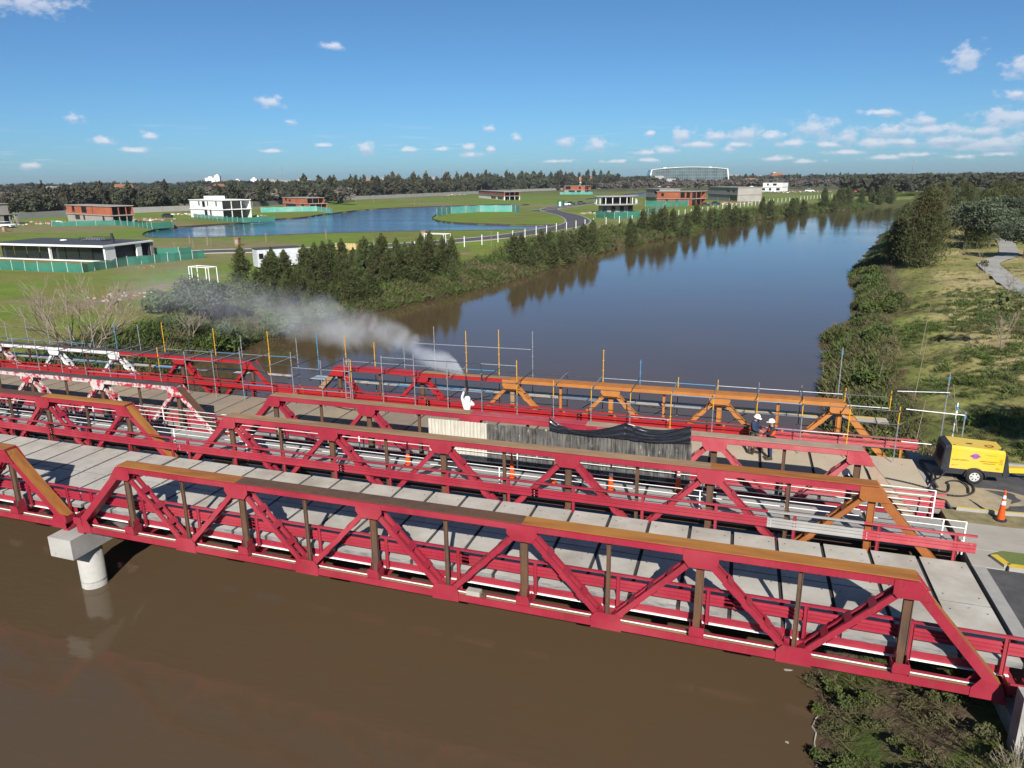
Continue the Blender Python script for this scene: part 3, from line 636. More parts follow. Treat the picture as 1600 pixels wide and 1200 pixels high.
ab2 = empty('bridge_abutment', (-31.4, 0, 0), label='abutment at the far left end of the bridges', cat='abutment')
q = MB(); q.box(-1.5, 0, -1.1, 16.4, -2.5, -.06); q.build('seat_wall', 'pier_concrete', ab2)
# red end post of the guardrail by the wing wall
# ------------------------------------------------------------------ roads and kerbs at the right
def sheet(name, pts, z, mt, th=.25, kind='structure', **kw):
    q = MB(); q.slab(pts, z-th, z); return q.build(name, mt, kind=kind, **kw)
RZ = .74+.19
sheet('road', [(30.74, .25), (60, .25), (60, 5.55), (30.5, 5.55)], RZ-.01, 'asphalt', .5)
sheet('pavement', [(30.38, .25), (30.74, .25), (30.5, 5.55), (30.14, 5.55)], RZ+.012, 'kerb_grey', .6)
sheet('grass_verge', [(31.0, 5.86), (60, 6.4), (60, 7.2), (31.2, 6.75), (30.8, 6.4)], RZ+.07, 'verge_grass', .5)
sheet('pavement', [(30.15, 6.75), (31.2, 6.76), (60, 7.3), (60, 10.4), (35, 9.3), (32, 8.75), (30.05, 8.75)], RZ+.03, 'sidewalk', .5)
sheet('grass_verge', [(30.05, 8.76), (32, 8.76), (35, 9.31), (60, 10.41), (60, 11.2), (35, 10.25), (32, 9.85), (30.0, 9.80)], RZ+.0, 'verge_dry', .5)
sheet('road', [(30.35, 9.86), (32, 9.92), (35, 10.33), (60, 11.3), (60, 15.9), (30.1, 14.9)], RZ-.02, 'asphalt', .5)
k = 0
def kerb(name, a, b, w, mt, top=None):
    q = MB(); q.beam((a[0], a[1], RZ-.05), (b[0], b[1], RZ-.05), w, .34, mi=0, top=1 if top else 0); q.build(name, [mt, top] if top else mt, kind='structure')
kerb('kerb', (31.1, 5.68), (60, 6.2), .26, 'kerb_grey', 'kerb_yellow'); kerb('kerb', (30.86, 6.3), (31.1, 5.72), .22, 'kerb_grey', 'kerb_yellow')
sheet('pavement', [(30.13, 5.56), (31.0, 5.56), (31.15, 6.74), (30.12, 6.74)], RZ+.02, 'sidewalk', .5)
kerb('kerb', (30.5, 9.83), (32, 9.88), .1, 'kerb_grey', 'kerb_yellow'); kerb('kerb', (32, 9.88), (35, 10.29), .1, 'kerb_grey', 'kerb_yellow'); kerb('kerb', (35, 10.29), (60, 11.25), .1, 'kerb_grey', 'kerb_yellow')
kerb('kerb', (30.1, 15.0), (60, 16.0), .16, 'kerb_grey')
def blob(cx, cy, rx, ry, rot=0, n=26, jag=.18, seed=0):
    r_ = random.Random(seed); ph = [r_.uniform(0, 6.28) for _ in range(4)]; o = []
    for i in range(n):
        a = 2*math.pi*i/n; k = 1+jag*(.5*math.sin(2*a+ph[0])+.35*math.sin(3*a+ph[1])+.3*math.sin(5*a+ph[2])); x, y = rx*k*math.cos(a), ry*k*math.sin(a)
        o.append((cx+x*math.cos(rot)-y*math.sin(rot), cy+x*math.sin(rot)+y*math.cos(rot)))
    return o
def ring(c, rx, ry, w, rot, z, seed):
    A = blob(c[0], c[1], rx, ry, rot, 40, .10, seed); B = blob(c[0], c[1], rx-w, ry-w*.8, rot, 40, .22, seed+3); n = 40
    q = MB(); q.add([(a, b, z) for a, b in A]+[(a, b, z) for a, b in B], [(i, (i+1) % n, (i+1) % n+n, i+n) for i in range(n)]); return q
p0 = at(1535, 775, RZ)
ring(p0, 1.75, .85, .32, .12, RZ-.016+.004, 3).build('sand_patch', 'sand', kind='stuff', label='ring of spilled blasting sand on the asphalt')
q = MB(); q.slab([(30.4, 10.1), (31.7, 10.15), (32.3, 10.6), (32.6, 11.4), (31.9, 12.1), (31.2, 12.6), (31.0, 14.0), (30.2, 14.6)], RZ-.03, RZ-.014); q.build('sand_patch', 'sand', kind='stuff', label='sandy spill where the far deck meets the asphalt')
# ------------------------------------------------------------------ compressor trailer
def text_mesh(body, size, parent, mt, loc, name='lettering', rot=(math.pi/2, 0, 0), align='CENTER', squash=1.0):
    cu = bpy.data.curves.new('t', 'FONT'); cu.body = body; cu.size = size; cu.align_x = align; cu.align_y = 'CENTER'; cu.extrude = .001; cu.resolution_u = 2
    to = bpy.data.objects.new('t', cu); C.objects.link(to); dg = bpy.context.evaluated_depsgraph_get()
    me = bpy.data.meshes.new_from_object(to.evaluated_get(dg)); C.objects.unlink(to); bpy.data.objects.remove(to); bpy.data.curves.remove(cu)
    me.materials.clear(); me.materials.append(MATS[mt]); o = bpy.data.objects.new(name, me); C.objects.link(o); o.parent = parent
    o.location = loc; o.rotation_euler = rot; o.scale = (squash, 1, 1); return o
p0 = at(1482, 750, RZ); p1 = at(1554, 757, RZ); az_ = math.atan2(p1.y-p0.y, p1.x-p0.x)
wc = at(1514, 754, RZ)
cp = empty('air_compressor', (wc.x+.12, wc.y, RZ-.015), R(2.5), label='yellow towable air compressor with black end panels parked on the road by the bridge', cat='compressor')
cp.scale = (.9, .9, .9)
x0, x1, yd = -.98, 1.06, 1.45
q = MB(); zt, zb = 1.52, .62
q.add([(x0, 0, zb), (x1, 0, zb-.02), (x1, 0, zt-.10), (x0, 0, zt), (x0, yd, zb), (x1, yd, zb), (x1, yd, zt-.1), (x0, yd, zt), (x0+.02, .12, zt+.1), (x1-.02, .12, zt-.0), (x1-.02, yd-.12, zt-.0), (x0+.02, yd-.12, zt+.1)],
      [(0, 1, 2, 3), (7, 6, 5, 4), (3, 2, 9, 8), (8, 9, 10, 11), (11, 10, 6, 7), (0, 4, 5, 1), (0, 3, 8, 11, 7, 4), (1, 5, 6, 10, 9, 2)])
q.build('canopy', 'compressor_yellow', cp)
q = MB(); q.add([(x0-.30, .04, .5), (x0, -.02, .5), (x0, -.02, zt+.01), (x0-.22, .06, zt-.05), (x0-.3, yd-.04, .5), (x0, yd+.02, .5), (x0, yd+.02, zt+.01), (x0-.22, yd-.06, zt-.05), (x0, .1, zt+.12), (x0-.2, .14, zt+.06), (x0, yd-.1, zt+.12), (x0-.2, yd-.14, zt+.06)],
      [(0, 1, 2, 3), (7, 6, 5, 4), (3, 2, 8, 9), (9, 8, 10, 11), (11, 10, 6, 7), (0, 3, 9, 11, 7, 4), (0, 4, 5, 1), (1, 5, 6, 10, 8, 2)]); q.build('end_panel', 'compressor_black', cp)
q = MB(); q.box(x0-.27, x0-.262, .3, 1.1, .75, 1.35); 
for k in range(7): q.box(x0-.30, x0-.26, .32, 1.08, .78+k*.08, .80+k*.08)
q.build('grille', 'rubber', cp)
q = MB(); q.add([(x1, -.02, .45), (x1+.28, .08, .45), (x1+.14, .1, zt-.3), (x1, -.02, zt-.09), (x1, yd+.02, .45), (x1+.28, yd-.08, .45), (x1+.14, yd-.1, zt-.3), (x1, yd+.02, zt-.09), (x1, .1, zt+.0), (x1, yd-.1, zt+.0)],
      [(0, 1, 2, 3), (7, 6, 5, 4), (1, 5, 6, 2), (2, 6, 9, 8), (3, 2, 8), (7, 9, 6), (0, 4, 5, 1)]); q.build('end_panel', 'compressor_black', cp)
q = MB(); q.box(x0-.2, x1+.2, .02, yd-.02, .36, .615); q.build('chassis', 'compressor_black', cp)
for yy_ in (-.13, yd+.0):
    w = empty('wheel', (0.0, yy_, .34), parent=cp)
    q = MB(); pr = [(.20, 0), (.31, .0), (.34, .03), (.34, .15), (.31, .18), (.2, .18)]; n = 24
    vs = []
    for r_, y_ in pr: vs += [(r_*math.cos(2*math.pi*i/n), y_, r_*math.sin(2*math.pi*i/n)) for i in range(n)]
    q.add(vs, [(k*n+i, k*n+(i+1) % n, (k+1)*n+(i+1) % n, (k+1)*n+i) for k in range(5) for i in range(n)]); q.build('tyre', 'rubber', w, smooth=True)
    q = MB(); q.tube((0, .015, 0), (0, .17, 0), .21, 20); q.tube((0, -.005, 0), (0, .02, 0), .07, 10)
    for k in range(6): q.tube((.13*math.cos(k*1.047), .0, .13*math.sin(k*1.047)), (.13*math.cos(k*1.047), .02, .13*math.sin(k*1.047)), .03, 6, mi=1)
    q.build('rim', ['steel_wheel', 'rubber'], w)
    q = MB(); n = 10
    for i in range(n):
        a0, a1 = math.pi*i/n, math.pi*(i+1)/n
        q.add([(.42*math.cos(a), yv, .42*math.sin(a)*.9+.0) for a in (a0, a1) for yv in (-.04, .2)]+[(.39*math.cos(a), yv, .39*math.sin(a)*.9) for a in (a0, a1) for yv in (-.04, .2)], [(0, 1, 3, 2), (4, 6, 7, 5), (0, 2, 6, 4), (1, 5, 7, 3)])
    o = q.build('mudguard', 'compressor_black', cp); o.location = (0, yy_, .34)
q = MB(); q.beam((x1+.2, yd/2, .5), (x1+1.15, yd/2, .56), .26, .22); q.build('drawbar_cover', 'compressor_yellow', cp)
q = MB(); q.beam((x1+.1, yd/2, .40), (x1+1.7, yd/2, .44), .1, .08); q.tube((x1+1.55, yd/2, .44), (x1+1.75, yd/2, .5), .06, 8); q.tube((x1+1.3, yd/2-.15, 0.1), (x1+1.3, yd/2-.15, .75), .03, 8); q.tube((x1+1.3, yd/2-.2, .08), (x1+1.3, yd/2-.1, .08), .1, 12); q.build('drawbar', 'galvanised', cp)
q = MB(); q.tube((-.2, .6, zt+.06), (-.2, .6, zt+.075), .06, 4); q.box(-.32, -.08, .55, .65, zt+.058, zt+.075); q.build('lifting_eye', 'rubber', cp)
q = MB(); q.lathe([(.15, zt+.04), (.17, zt+.055), (.13, zt+.06), (.12, zt+.045)], .55, .5, 18); q.build('exhaust_ring', 'print_brown', cp)
for xx, yy_ in ((x0+.12, .16), (x1-.12, .18)):
    q = MB(); q.box(xx-.04, xx+.04, yy_-.02, yy_+.02, zt+.02, zt+.115); q.build('latch', 'rubber', cp)
q = MB(); n = 28; q.add([(.15*math.cos(2*math.pi*i/n), -.006, .13*math.sin(2*math.pi*i/n)) for i in range(n)], [tuple(range(n))]); o = q.build('logo_disc', 'logo_purple', cp); o.location = (-.05, 0, 1.23)
f = lambda s, size, x, z, mt='print_brown', rot=(math.pi/2, 0, 0), al='CENTER', sq=1: text_mesh(s, size, cp, mt, (x, -.010, z), rot=rot, align=al, squash=sq)
f('ERGSA', .13, -.05, 1.23, 'logo_dark', sq=1.05)
f('ALQUILER 4200-0077 0', .085, -.92, 1.02, al='LEFT', sq=.75); f('M 2 7', .10, -.9, .77, al='LEFT')
f('EQUIPOS DE PERFORADO', .07, .48, 1.03, sq=.85); f('Y VARILLAJES 80-90', .065, .48, .94, sq=.85)
f('www.ergsa.com.ar', .05, .52, 1.32, sq=1.1)
f('250', .16, .93, 1.05, rot=(math.pi/2, -math.pi/2, 0)); f('Dn', .12, .84, .74)
# hoses on the ground
def hose(px, z, r, label, ends=None):
    pts = [at(a, b, z) for a, b in px]
    if ends: pts = [Vector(e) for e in ends]+pts
    out = []
    for i in range(len(pts)-1):
        p_ = [pts[max(i-1, 0)], pts[i], pts[i+1], pts[min(i+2, len(pts)-1)]]
        for k in range(6):
            t = k/6; out.append(.5*((2*p_[1])+(-p_[0]+p_[2])*t+(2*p_[0]-5*p_[1]+4*p_[2]-p_[3])*t*t+(-p_[0]+3*p_[1]-3*p_[2]+p_[3])*t**3))
    out.append(pts[-1]); q = MB(); q.path(out, r, 7); return q.build('air_hose', 'hose', smooth=True, label=label, cat='hose')
nz_ = cp.location+Vector((-.95, -.04, .44))
hose([(1463, 748), (1455, 757), (1452, 765), (1461, 770), (1500, 775), (1520, 770), (1521, 760), (1511, 752), (1502, 748)], RZ+.04, .032, 'thick black hose curling on the sand in front of the compressor wheel', ends=[nz_, nz_+Vector((-.25, -.15, -.3))])
hose([(1458, 737), (1456, 752), (1462, 764), (1480, 768), (1483, 758), (1480, 754), (1486, 751), (1500, 752), (1512, 760), (1514, 770)], RZ+.045, .028, 'second black hose looping beside the compressor drawbar shadow')
hose([(1460, 766), (1430, 757), (1400, 750), (1380, 746)], RZ+.035, .028, 'black hose running from the sandy road onto the far bridge deck')
hose([(1050, 640), (980, 632), (900, 622), (800, 612), (700, 634), (640, 622), (560, 640), (500, 628), (430, 618), (330, 600)], .86, .02, 'long thin black cable lying along the far bridge deck')
# ------------------------------------------------------------------ traffic cones
def cone(loc, label, bands=2, sc=1.0):
    e = empty('traffic_cone', loc, label=label, cat='traffic cone', group='tall orange traffic cones'); e.scale = (sc, sc, sc)
    q = MB(); q.lathe([(0, 0), (.2, 0), (.2, .05), (.14, .07), (0, .07)], n=8); q.build('base', 'rubber', e)
    q = MB(); prof = [(.125, .06), (.03, 1.05), (.0, 1.06)]; q.lathe(prof, n=18); q.build('body', 'cone_orange', e, smooth=False)
    r_ = lambda z: .125-(z-.06)*.096+.003
    for a, b in ((.60, .74), (.82, .94))[:bands]:
        q = MB(); q.lathe([(r_(a), a), (r_(b), b)], n=18); q.build('reflective_band', 'cone_white', e)
    q = MB(); q.lathe([(.02, 1.05), (.035, 1.08), (.02, 1.12), (0, 1.13)], n=10); q.build('tip', 'cone_orange', e)
def cat_(px, py, z): 
    p = at(px, py, z); return p
cone(cat_(1563, 813, RZ), 'orange and white traffic cone standing by the yellow kerb below the compressor', sc=1.0)
cone(cat_(954, 767, .86), 'orange cone with white bands on the footway, at the middle of the dark sheet wall')
cone(cat_(1059, 768, .88), 'orange cone with white bands on the footway, at the right end of the sheet wall')
cone(cat_(800, 748, .83), 'plain orange cone on the footway under the second truss gusset', bands=0)
cone(cat_(638, 728, .80), 'orange cone with one white band left of the pale corrugated sheets', bands=1)
cone(cat_(864, 757, .84), 'orange cone with one band half hidden behind a truss diagonal', bands=1, sc=.9)
# ------------------------------------------------------------------ corrugated screen and tarpaulin
def tY(px, py, y): d = ray(px, py); t = (y-CAM[1])/d[1]; P = CAM+t*d; return Vector((float(P[0]), y, float(P[2])))
scr = empty('sheet_wall', (0, 0, 0), label='temporary wall of pale and blackened corrugated sheets along the footway', cat='sheet wall')
YS = 8.93
def csheet(xa, xb, z0, z1, mt, yoff, lab=None):
    q = MB(); n = int((xb-xa)/.04); xs_ = [xa+(xb-xa)*i/n for i in range(n+1)]
    yv = [YS+yoff+(.03 if (i//2) % 2 else 0) for i in range(n+1)]
    for o_, fl in ((0, 0), (.004, 1)):
        vs = [(x, y+o_, z0(x)) for x, y in zip(xs_, yv)]+[(x, y+o_, z1(x)) for x, y in zip(xs_, yv)]
        q.add(vs, [(i, i+1, i+1+n+1, i+n+1) for i in range(n)])
    return q.build('corrugated_sheet', mt, scr, label=lab)
A = tY(669, 653.5, YS); B = tY(760, 663, YS); D = tY(1080, 691, YS); A0 = tY(669, 712, YS); D0 = tY(1076, 757, YS)
zt_ = lambda x: A.z+(D.z-A.z)*(x-A.x)/(D.x-A.x); zb_ = lambda x: A0.z+(D0.z-A0.z)*(x-A0.x)/(D0.x-A0.x)-.04
for i in range(3):
    w = (B.x-A.x)/3; csheet(A.x+i*w, A.x+(i+1)*w+.03, zb_, zt_, 'corrugated_white', .012*(i % 2), 'pale cream sheet' if i == 0 else None)
nd = 9
for i in range(nd):
    w = (D.x-B.x)/nd; dz = random.uniform(-.04, .02); csheet(B.x+i*w, B.x+(i+1)*w+.03, zb_, (lambda d: (lambda x: zt_(x)+d))(dz), 'corrugated_dark', .014*(i % 2), 'sheet blackened with splashed paint' if i == 0 else None)
for x in (A.x+.1, B.x, (B.x+D.x)/2, D.x-.1):
    q = MB(); q.tube((x, YS+.06, .95), (x, YS+.06, zt_(x)+.1), .025, 6); q.build('support_post', 'galvanised', scr)
# tarpaulin draped over the top edge of the sheets
TA = tY(859, 648, YS-.03); TM = tY(978, 659, YS-.03); TE = tY(1081, 664, YS-.03); BA = tY(861, 673, YS-.05); BM = tY(975, 686, YS-.05); BE = tY(1081, 693, YS-.05)
nxp, nzp = 150, 22; vs = []
for j in range(nzp+1):
    t = j/nzp
    for i in range(nxp+1):
        s = i/nxp; h1 = TM.x
        x = TA.x+(TE.x-TA.x)*s; m_ = (TM.x-TA.x)/(TE.x-TA.x)
        if s < m_: u_ = s/m_; zt0 = TA.z+(TM.z-TA.z)*u_-.50*math.sin(math.pi*min(1, u_**.75))**.8; zb0 = BA.z+(BM.z-BA.z)*u_-.02*math.sin(math.pi*u_)
        else: u_ = (s-m_)/(1-m_); zt0 = TM.z+(TE.z-TM.z)*u_-.24*math.sin(math.pi*u_)**.8; zb0 = BM.z+(BE.z-BM.z)*u_-.06*math.sin(math.pi*u_)
        z = zt0+(zb0-zt0)*t
        sag = math.sin(math.pi*u_)
        fold = 9*t-5*sag*(1-t)+3*u_; y = YS-.07-.05*sag*math.sin(math.pi*t)-.040*(1-abs(math.sin(fold)))**1.5*(.4+sag)-.015*math.sin(t*17+u_*15+3*sag)
        vs.append((x, y, z))
fq = [(j*(nxp+1)+i, j*(nxp+1)+i+1, (j+1)*(nxp+1)+i+1, (j+1)*(nxp+1)+i) for j in range(nzp) for i in range(nxp)]
q = MB(); q.add(vs, fq); o = q.build('tarpaulin', 'black_plastic', smooth=True, label='glossy black plastic sheet draped along the top of the corrugated wall', cat='tarpaulin')
sdm = o.modifiers.new('thick', 'SOLIDIFY'); sdm.thickness = .006
# ------------------------------------------------------------------ scaffolding along the far truss
def scaffold(x0, x1, bays, label, left):
    sc_ = empty('scaffolding', label=label, cat='scaffolding'); rr = random.Random(3 if left else 5)
    yf, yb = 14.05, 16.55
    def tb(a, b, mt, nm='tube', r=.024): q = MB(); q.tf = tfT4; q.tube(a, b, r, 6); return q.build(nm, mt, sc_)
    pass
    st = (x1-x0)/bays; hi_f = {}
    for i in range(bays+1):
        x = x0+i*st
        ylw = (x > 14) or rr.random() < .30
        zf = 3.55+rr.uniform(-.15, .35); zb2 = 4.0+rr.uniform(-.1, .5)
        if 4 < x < 14: zb2 += .6; zf += .3
        if x > 14: zb2 = {9: 4.25, 10: 3.85}.get(i, 3.1); zf -= .45
        q = MB(); q.tf = tfT4; q.tube((x, yf, .74), (x, yf, 2.4), .021, 6, mi=0); q.tube((x, yf, 2.4), (x, yf, zf), .023, 6, mi=1)
        for z in [k_ for k_ in (1.4, 1.9, 2.4, 2.9, 3.3) if k_ < zf]: q.tube((x, yf, z-.012), (x, yf, z+.012), .05, 8, mi=0)
        q.build('standard', ['yellow_paint' if (x > 18 and i % 2) else 'galvanised', 'yellow_paint' if ylw else rr.choice(['galvanised', 'dark_tube', 'dark_tube', 'galvanised'])], sc_)
        q = MB(); q.tf = tfT4; q.tube((x+.1, yb, -.4), (x+.1, yb, 2.2), .02, 6, mi=1); q.tube((x+.1, yb, 2.2), (x+.1, yb, zb2), .022, 6, mi=0)
        for z in [k_ for k_ in (.2, .7, 1.2, 1.7, 2.2, 2.7, 3.2, 3.7, 4.2) if k_ < zb2]: q.tube((x+.1, yb, z-.012), (x+.1, yb, z+.012), .05, 8, mi=0)
        q.build('standard', ['yellow_paint' if (x > 16 and rr.random() < .5) or rr.random() < .2 else rr.choice(['galvanised', 'blue_paint', 'galvanised', 'dark_tube', 'galvanised']), 'dark_tube'], sc_)
        tb((x, yf-.1, 2.95), (x+.1, yb+.12, 2.95), rr.choice(['dark_tube', 'galvanised']), 'transom'); tb((x+.05, 15.5, 1.80), (x+.1, yb+.1, 1.80), 'dark_tube', 'transom')
        if i < bays:
            xe = x+st
            for (y_, z_) in ((yf, 2.92), (yf, 1.75), (yb, 2.80), (yb, 2.3)):
                tb((x, y_, z_), (xe+.05, y_, z_), ['galvanised', 'galvanised', 'galvanised', 'galvanised', 'dark_tube', 'dark_tube', 'blue_paint', 'dark_tube'][rr.randrange(8)], 'ledger', .019)
            for (y_, z_) in ((yf, 1.30), (yf, 2.35), (yb, .6), (yb, 1.2)):
                if rr.random() < .6: tb((x, y_, z_), (xe+.05, y_, z_), rr.choice(['dark_tube', 'galvanised', 'dark_tube']), 'ledger', .016)
            if (5 < x < 13): tb((x, yb, 4.05), (xe, yb, 4.05), rr.choice(['dark_tube', 'blue_paint', 'galvanised']), 'ledger', .02); tb((x, yf, 3.8), (xe, yf, 3.8), rr.choice(['dark_tube', 'galvanised']), 'ledger', .02)
            if i % 2 == 0 and rr.random() < .8: tb((x, yb+.03, .55), (xe, yb+.03, 1.8), 'dark_tube', 'brace', .02)
            if i % 3 == 1: tb((x, yf+.2, .4), (x+.1, yb, 1.4), 'dark_tube', 'brace', .02)
            for k, yy_ in enumerate((15.62, 15.90, 16.18)):
                if not left or rr.random() < .7:
                    q = MB(); q.tf = tfT4; mt = rr.choice(['plank', 'plank', 'galvanised', 'yellow_plank' if x > 11 else 'blue_paint', 'plank']); q.box(x+.03, xe-.02, yy_, yy_+.25, 1.84, 1.88); q.build('plank', mt, sc_)
    return sc_
scaffold(-26.5, -1.2, 13, 'scaffold tubes and planks along the white patched truss at the left', True)
s2 = scaffold(.2, 29.6, 16, 'scaffold tubes with yellow standards along the red and orange truss', False)
# taller end bay on the right
for (x, y, z1, mt) in ((26.9, 17.3, 5.0, 'galvanised'), (31.2, 17.0, 4.2, 'galvanised'), (31.3, 14.0, 3.4, 'galvanised'), (31.1, 14.5, 3.6, 'white_paint')):
    q = MB(); q.tube((x, y, -.2 if y > 16 else .95), (x, y, z1), .026, 6)
    for z in np.arange(1.2, z1, .5): q.tube((x, y, z-.012), (x, y, z+.012), .055, 8)
    q.tube((x, y, z1-.3), (x, y, z1-.15), .045, 6, mi=1); q.build('standard', [mt, 'blue_paint'], s2)
for a, b in (((29.2, 16.6, 3.35), (31.3, 17.0, 3.35)), ((29.2, 14.05, 3.3), (31.3, 14.0, 3.25)), ((31.2, 17.0, 3.3), (31.3, 14.0, 3.3)), ((29.2, 14.05, 1.9), (31.3, 14.0, 1.9))):
    q = MB(); q.tube(a, b, .022, 6); q.build('ledger', 'galvanised', s2)
# access ladder frame near the left end of the right span
lf = empty('scaffold_ladder', label='narrow aluminium ladder frame standing against the red truss corner', cat='ladder')
c0 = tY(541, 621, 14.0)
for dx in (0, .28):
    q = MB(); q.tube((c0.x+dx, 14.0, 1.0), (c0.x+dx-.02, 14.05, 3.6), .022, 6); q.build('rail', 'galvanised', lf)
for k in range(9):
    q = MB(); q.tube((c0.x, 14.01, 1.2+k*.28), (c0.x+.28, 14.01, 1.2+k*.28), .014, 6); q.build('rung', 'galvanised', lf)
# ------------------------------------------------------------------ people
def skin(name, verts, edges, rad, mt, parent, root=0, sub=1, label=None):
    me = bpy.data.meshes.new(name); me.from_pydata([tuple(v) for v in verts], edges, []); me.materials.append(MATS[mt])
    o = bpy.data.objects.new(name, me); C.objects.link(o); o.parent = parent
    sk = o.modifiers.new('skin', 'SKIN'); 
    if not me.skin_vertices:
        me.attributes.new('x', 'FLOAT', 'POINT') if False else None
    lay = me.skin_vertices[0].data if me.skin_vertices else None
    if lay is None:
        import bmesh
        bm = bmesh.new(); bm.from_mesh(me); bm.verts.layers.skin.verify(); bm.to_mesh(me); bm.free(); lay = me.skin_vertices[0].data
    for i, r_ in enumerate(rad):
        lay[i].radius = (r_, r_) if isinstance(r_, (int, float)) else r_
        lay[i].use_root = (i == root)
    sk.use_smooth_shade = True
    ss = o.modifiers.new('sub', 'SUBSURF'); ss.levels = sub; ss.render_levels = sub
    if label: o['label'] = label
    return o
def person(loc, rz, J, label, suit, helmet=None, hood=False, vest=None, scale=1.0):
    """J: joint positions in metres for a 1.75 m figure facing -y"""
    e = empty('person', loc, rz, label=label, cat='person'); e.scale = (scale,)*3
    D_ = dict(pel=(0, 0, .95), sp=(0, 0, 1.15), ch=(0, .0, 1.36), nk=(0, 0, 1.50), hd=(0, -.02, 1.60), tp=(0, -.02, 1.70),
              ls=(.17, 0, 1.42), le=(.24, .02, 1.14), lw=(.24, -.1, .92), rs=(-.17, 0, 1.42), re=(-.24, .02, 1.14), rw=(-.24, -.1, .92),
              lh=(.09, 0, .92), lk=(.11, -.02, .5), la=(.11, .02, .09), lt=(.12, -.15, .04), rh=(-.09, 0, .92), rk=(-.11, -.02, .5), ra=(-.11, .02, .09), rt=(-.12, -.15, .04))
    D_.update(J); K = list(D_); ix = {k: i for i, k in enumerate(K)}; V3 = {k: Vector(D_[k]) for k in K}
    E_ = [('pel', 'sp'), ('sp', 'ch'), ('ch', 'nk'), ('nk', 'hd'), ('hd', 'tp'), ('ch', 'ls'), ('ls', 'le'), ('le', 'lw'), ('ch', 'rs'), ('rs', 're'), ('re', 'rw'), ('pel', 'lh'), ('lh', 'lk'), ('lk', 'la'), ('la', 'lt'), ('pel', 'rh'), ('rh', 'rk'), ('rk', 'ra'), ('ra', 'rt')]
    rd = dict(pel=.10, sp=.10, ch=.11, nk=.05, hd=.085, tp=.06, ls=.055, le=.04, lw=.028, rs=.055, re=.04, rw=.028, lh=.08, lk=.055, la=.04, lt=.03, rh=.08, rk=.055, ra=.04, rt=.03)
    vs = [D_[k] for k in K]; es = [(ix[a], ix[b]) for a, b in E_]; rs_ = [rd[k] for k in K]
    for s, wr, el in (('l', 'lw', 'le'), ('r', 'rw', 're')):       # hands with five fingers
        d = (V3[wr]-V3[el]).normalized(); side = d.cross(Vector((0, 1, .2))).normalized()
        palm = V3[wr]+d*.07; vs.append(tuple(palm)); rs_.append(.03); pi_ = len(vs)-1; es.append((ix[wr], pi_))
        for f_, (o_, ln) in enumerate(((-.03, .06), (-.01, .075), (.01, .07), (.03, .055), (.045, .03))):
            b_ = palm+side*o_+d*(.02 if f_ < 4 else -.02); m_ = b_+d*ln*.5; t_ = b_+d*ln*.85+Vector((0, -.02, -.012))
            k0 = len(vs); vs += [tuple(b_), tuple(m_), tuple(t_)]; rs_ += [.011, .010, .009]; es += [(pi_, k0), (k0, k0+1), (k0+1, k0+2)]
    skin('body', vs, es, rs_, 'skin', e)
    up = ['pel', 'sp', 'ch', 'nk', 'ls', 'le', 'lw', 'rs', 're', 'rw']; jx = {k: i for i, k in enumerate(up)}
    ju = [Vector(D_[k]) for k in up]; ju[3] = V3['nk'].lerp(V3['ch'], .35)
    ju[6] = V3['lw'].lerp(V3['le'], .08); ju[9] = V3['rw'].lerp(V3['re'], .08)
    skin('jacket', ju, [(jx[a], jx[b]) for a, b in (('pel', 'sp'), ('sp', 'ch'), ('ch', 'nk'), ('ch', 'ls'), ('ls', 'le'), ('le', 'lw'), ('ch', 'rs'), ('rs', 're'), ('re', 'rw'))], [.165, .16, .175, .075, .085, .068, .048, .085, .068, .048], suit[0], e)
    lo = ['pel', 'lh', 'lk', 'la', 'rh', 'rk', 'ra']; kx = {k: i for i, k in enumerate(lo)}
    skin('trousers', [Vector(D_[k]) for k in lo], [(kx[a], kx[b]) for a, b in (('pel', 'lh'), ('lh', 'lk'), ('lk', 'la'), ('pel', 'rh'), ('rh', 'rk'), ('rk', 'ra'))], [.15, .115, .08, .065, .115, .08, .065], suit[1], e)
    for s in 'lr':
        a, t = V3[s+'a'], V3[s+'t']; f_ = (t-a); f_.z = 0; f_.normalize()
        q = MB(); c_ = a.lerp(t, .45); z0 = min(a.z, t.z)-.045
        q.beam((a.x-f_.x*.07, a.y-f_.y*.07, z0+.05), (t.x+f_.x*.06, t.y+f_.y*.06, z0+.045), .10, .10); q.beam((a.x, a.y, z0+.08), (a.x, a.y+.001, z0+.17), .1, .1, up=(1, 0, 0)); q.build('boot', 'boots', e)
    h = V3['hd']; 
    if vest:
        ju2 = [V3['pel'].lerp(V3['sp'], .35), V3['sp'], V3['ch'], V3['ls'].lerp(V3['ch'], .15), V3['rs'].lerp(V3['ch'], .15)]
        skin('vest', ju2, [(0, 1), (1, 2), (2, 3), (2, 4)], [.178, .178, .19, .10, .10], vest, e)
    tilt = (V3['tp']-V3['nk']).normalized(); rotq = tilt.to_track_quat('Z', 'Y')
    if helmet:
        q = MB(); q.lathe([(.152, .0), (.155, .012), (.13, .02), (.128, .05), (.112, .095), (.075, .13), (.03, .145), (0, .147)], n=18); q.add([(-.07, -.20, 0.0), (.07, -.20, 0.0), (.11, -.08, .018), (-.11, -.08, .018)], [(0, 1, 2, 3)])
        o = q.build('helmet', helmet, e, smooth=True); o.location = h+tilt*.055; o.rotation_mode = 'QUATERNION'; o.rotation_quaternion = rotq
    if hood:
        q = MB(); q.lathe([(.12, -.16), (.145, -.06), (.15, .03), (.13, .10), (.08, .15), (0, .165)], n=18); o = q.build('hood', suit[0], e, smooth=True); o.location = h; o.rotation_mode = 'QUATERNION'; o.rotation_quaternion = rotq
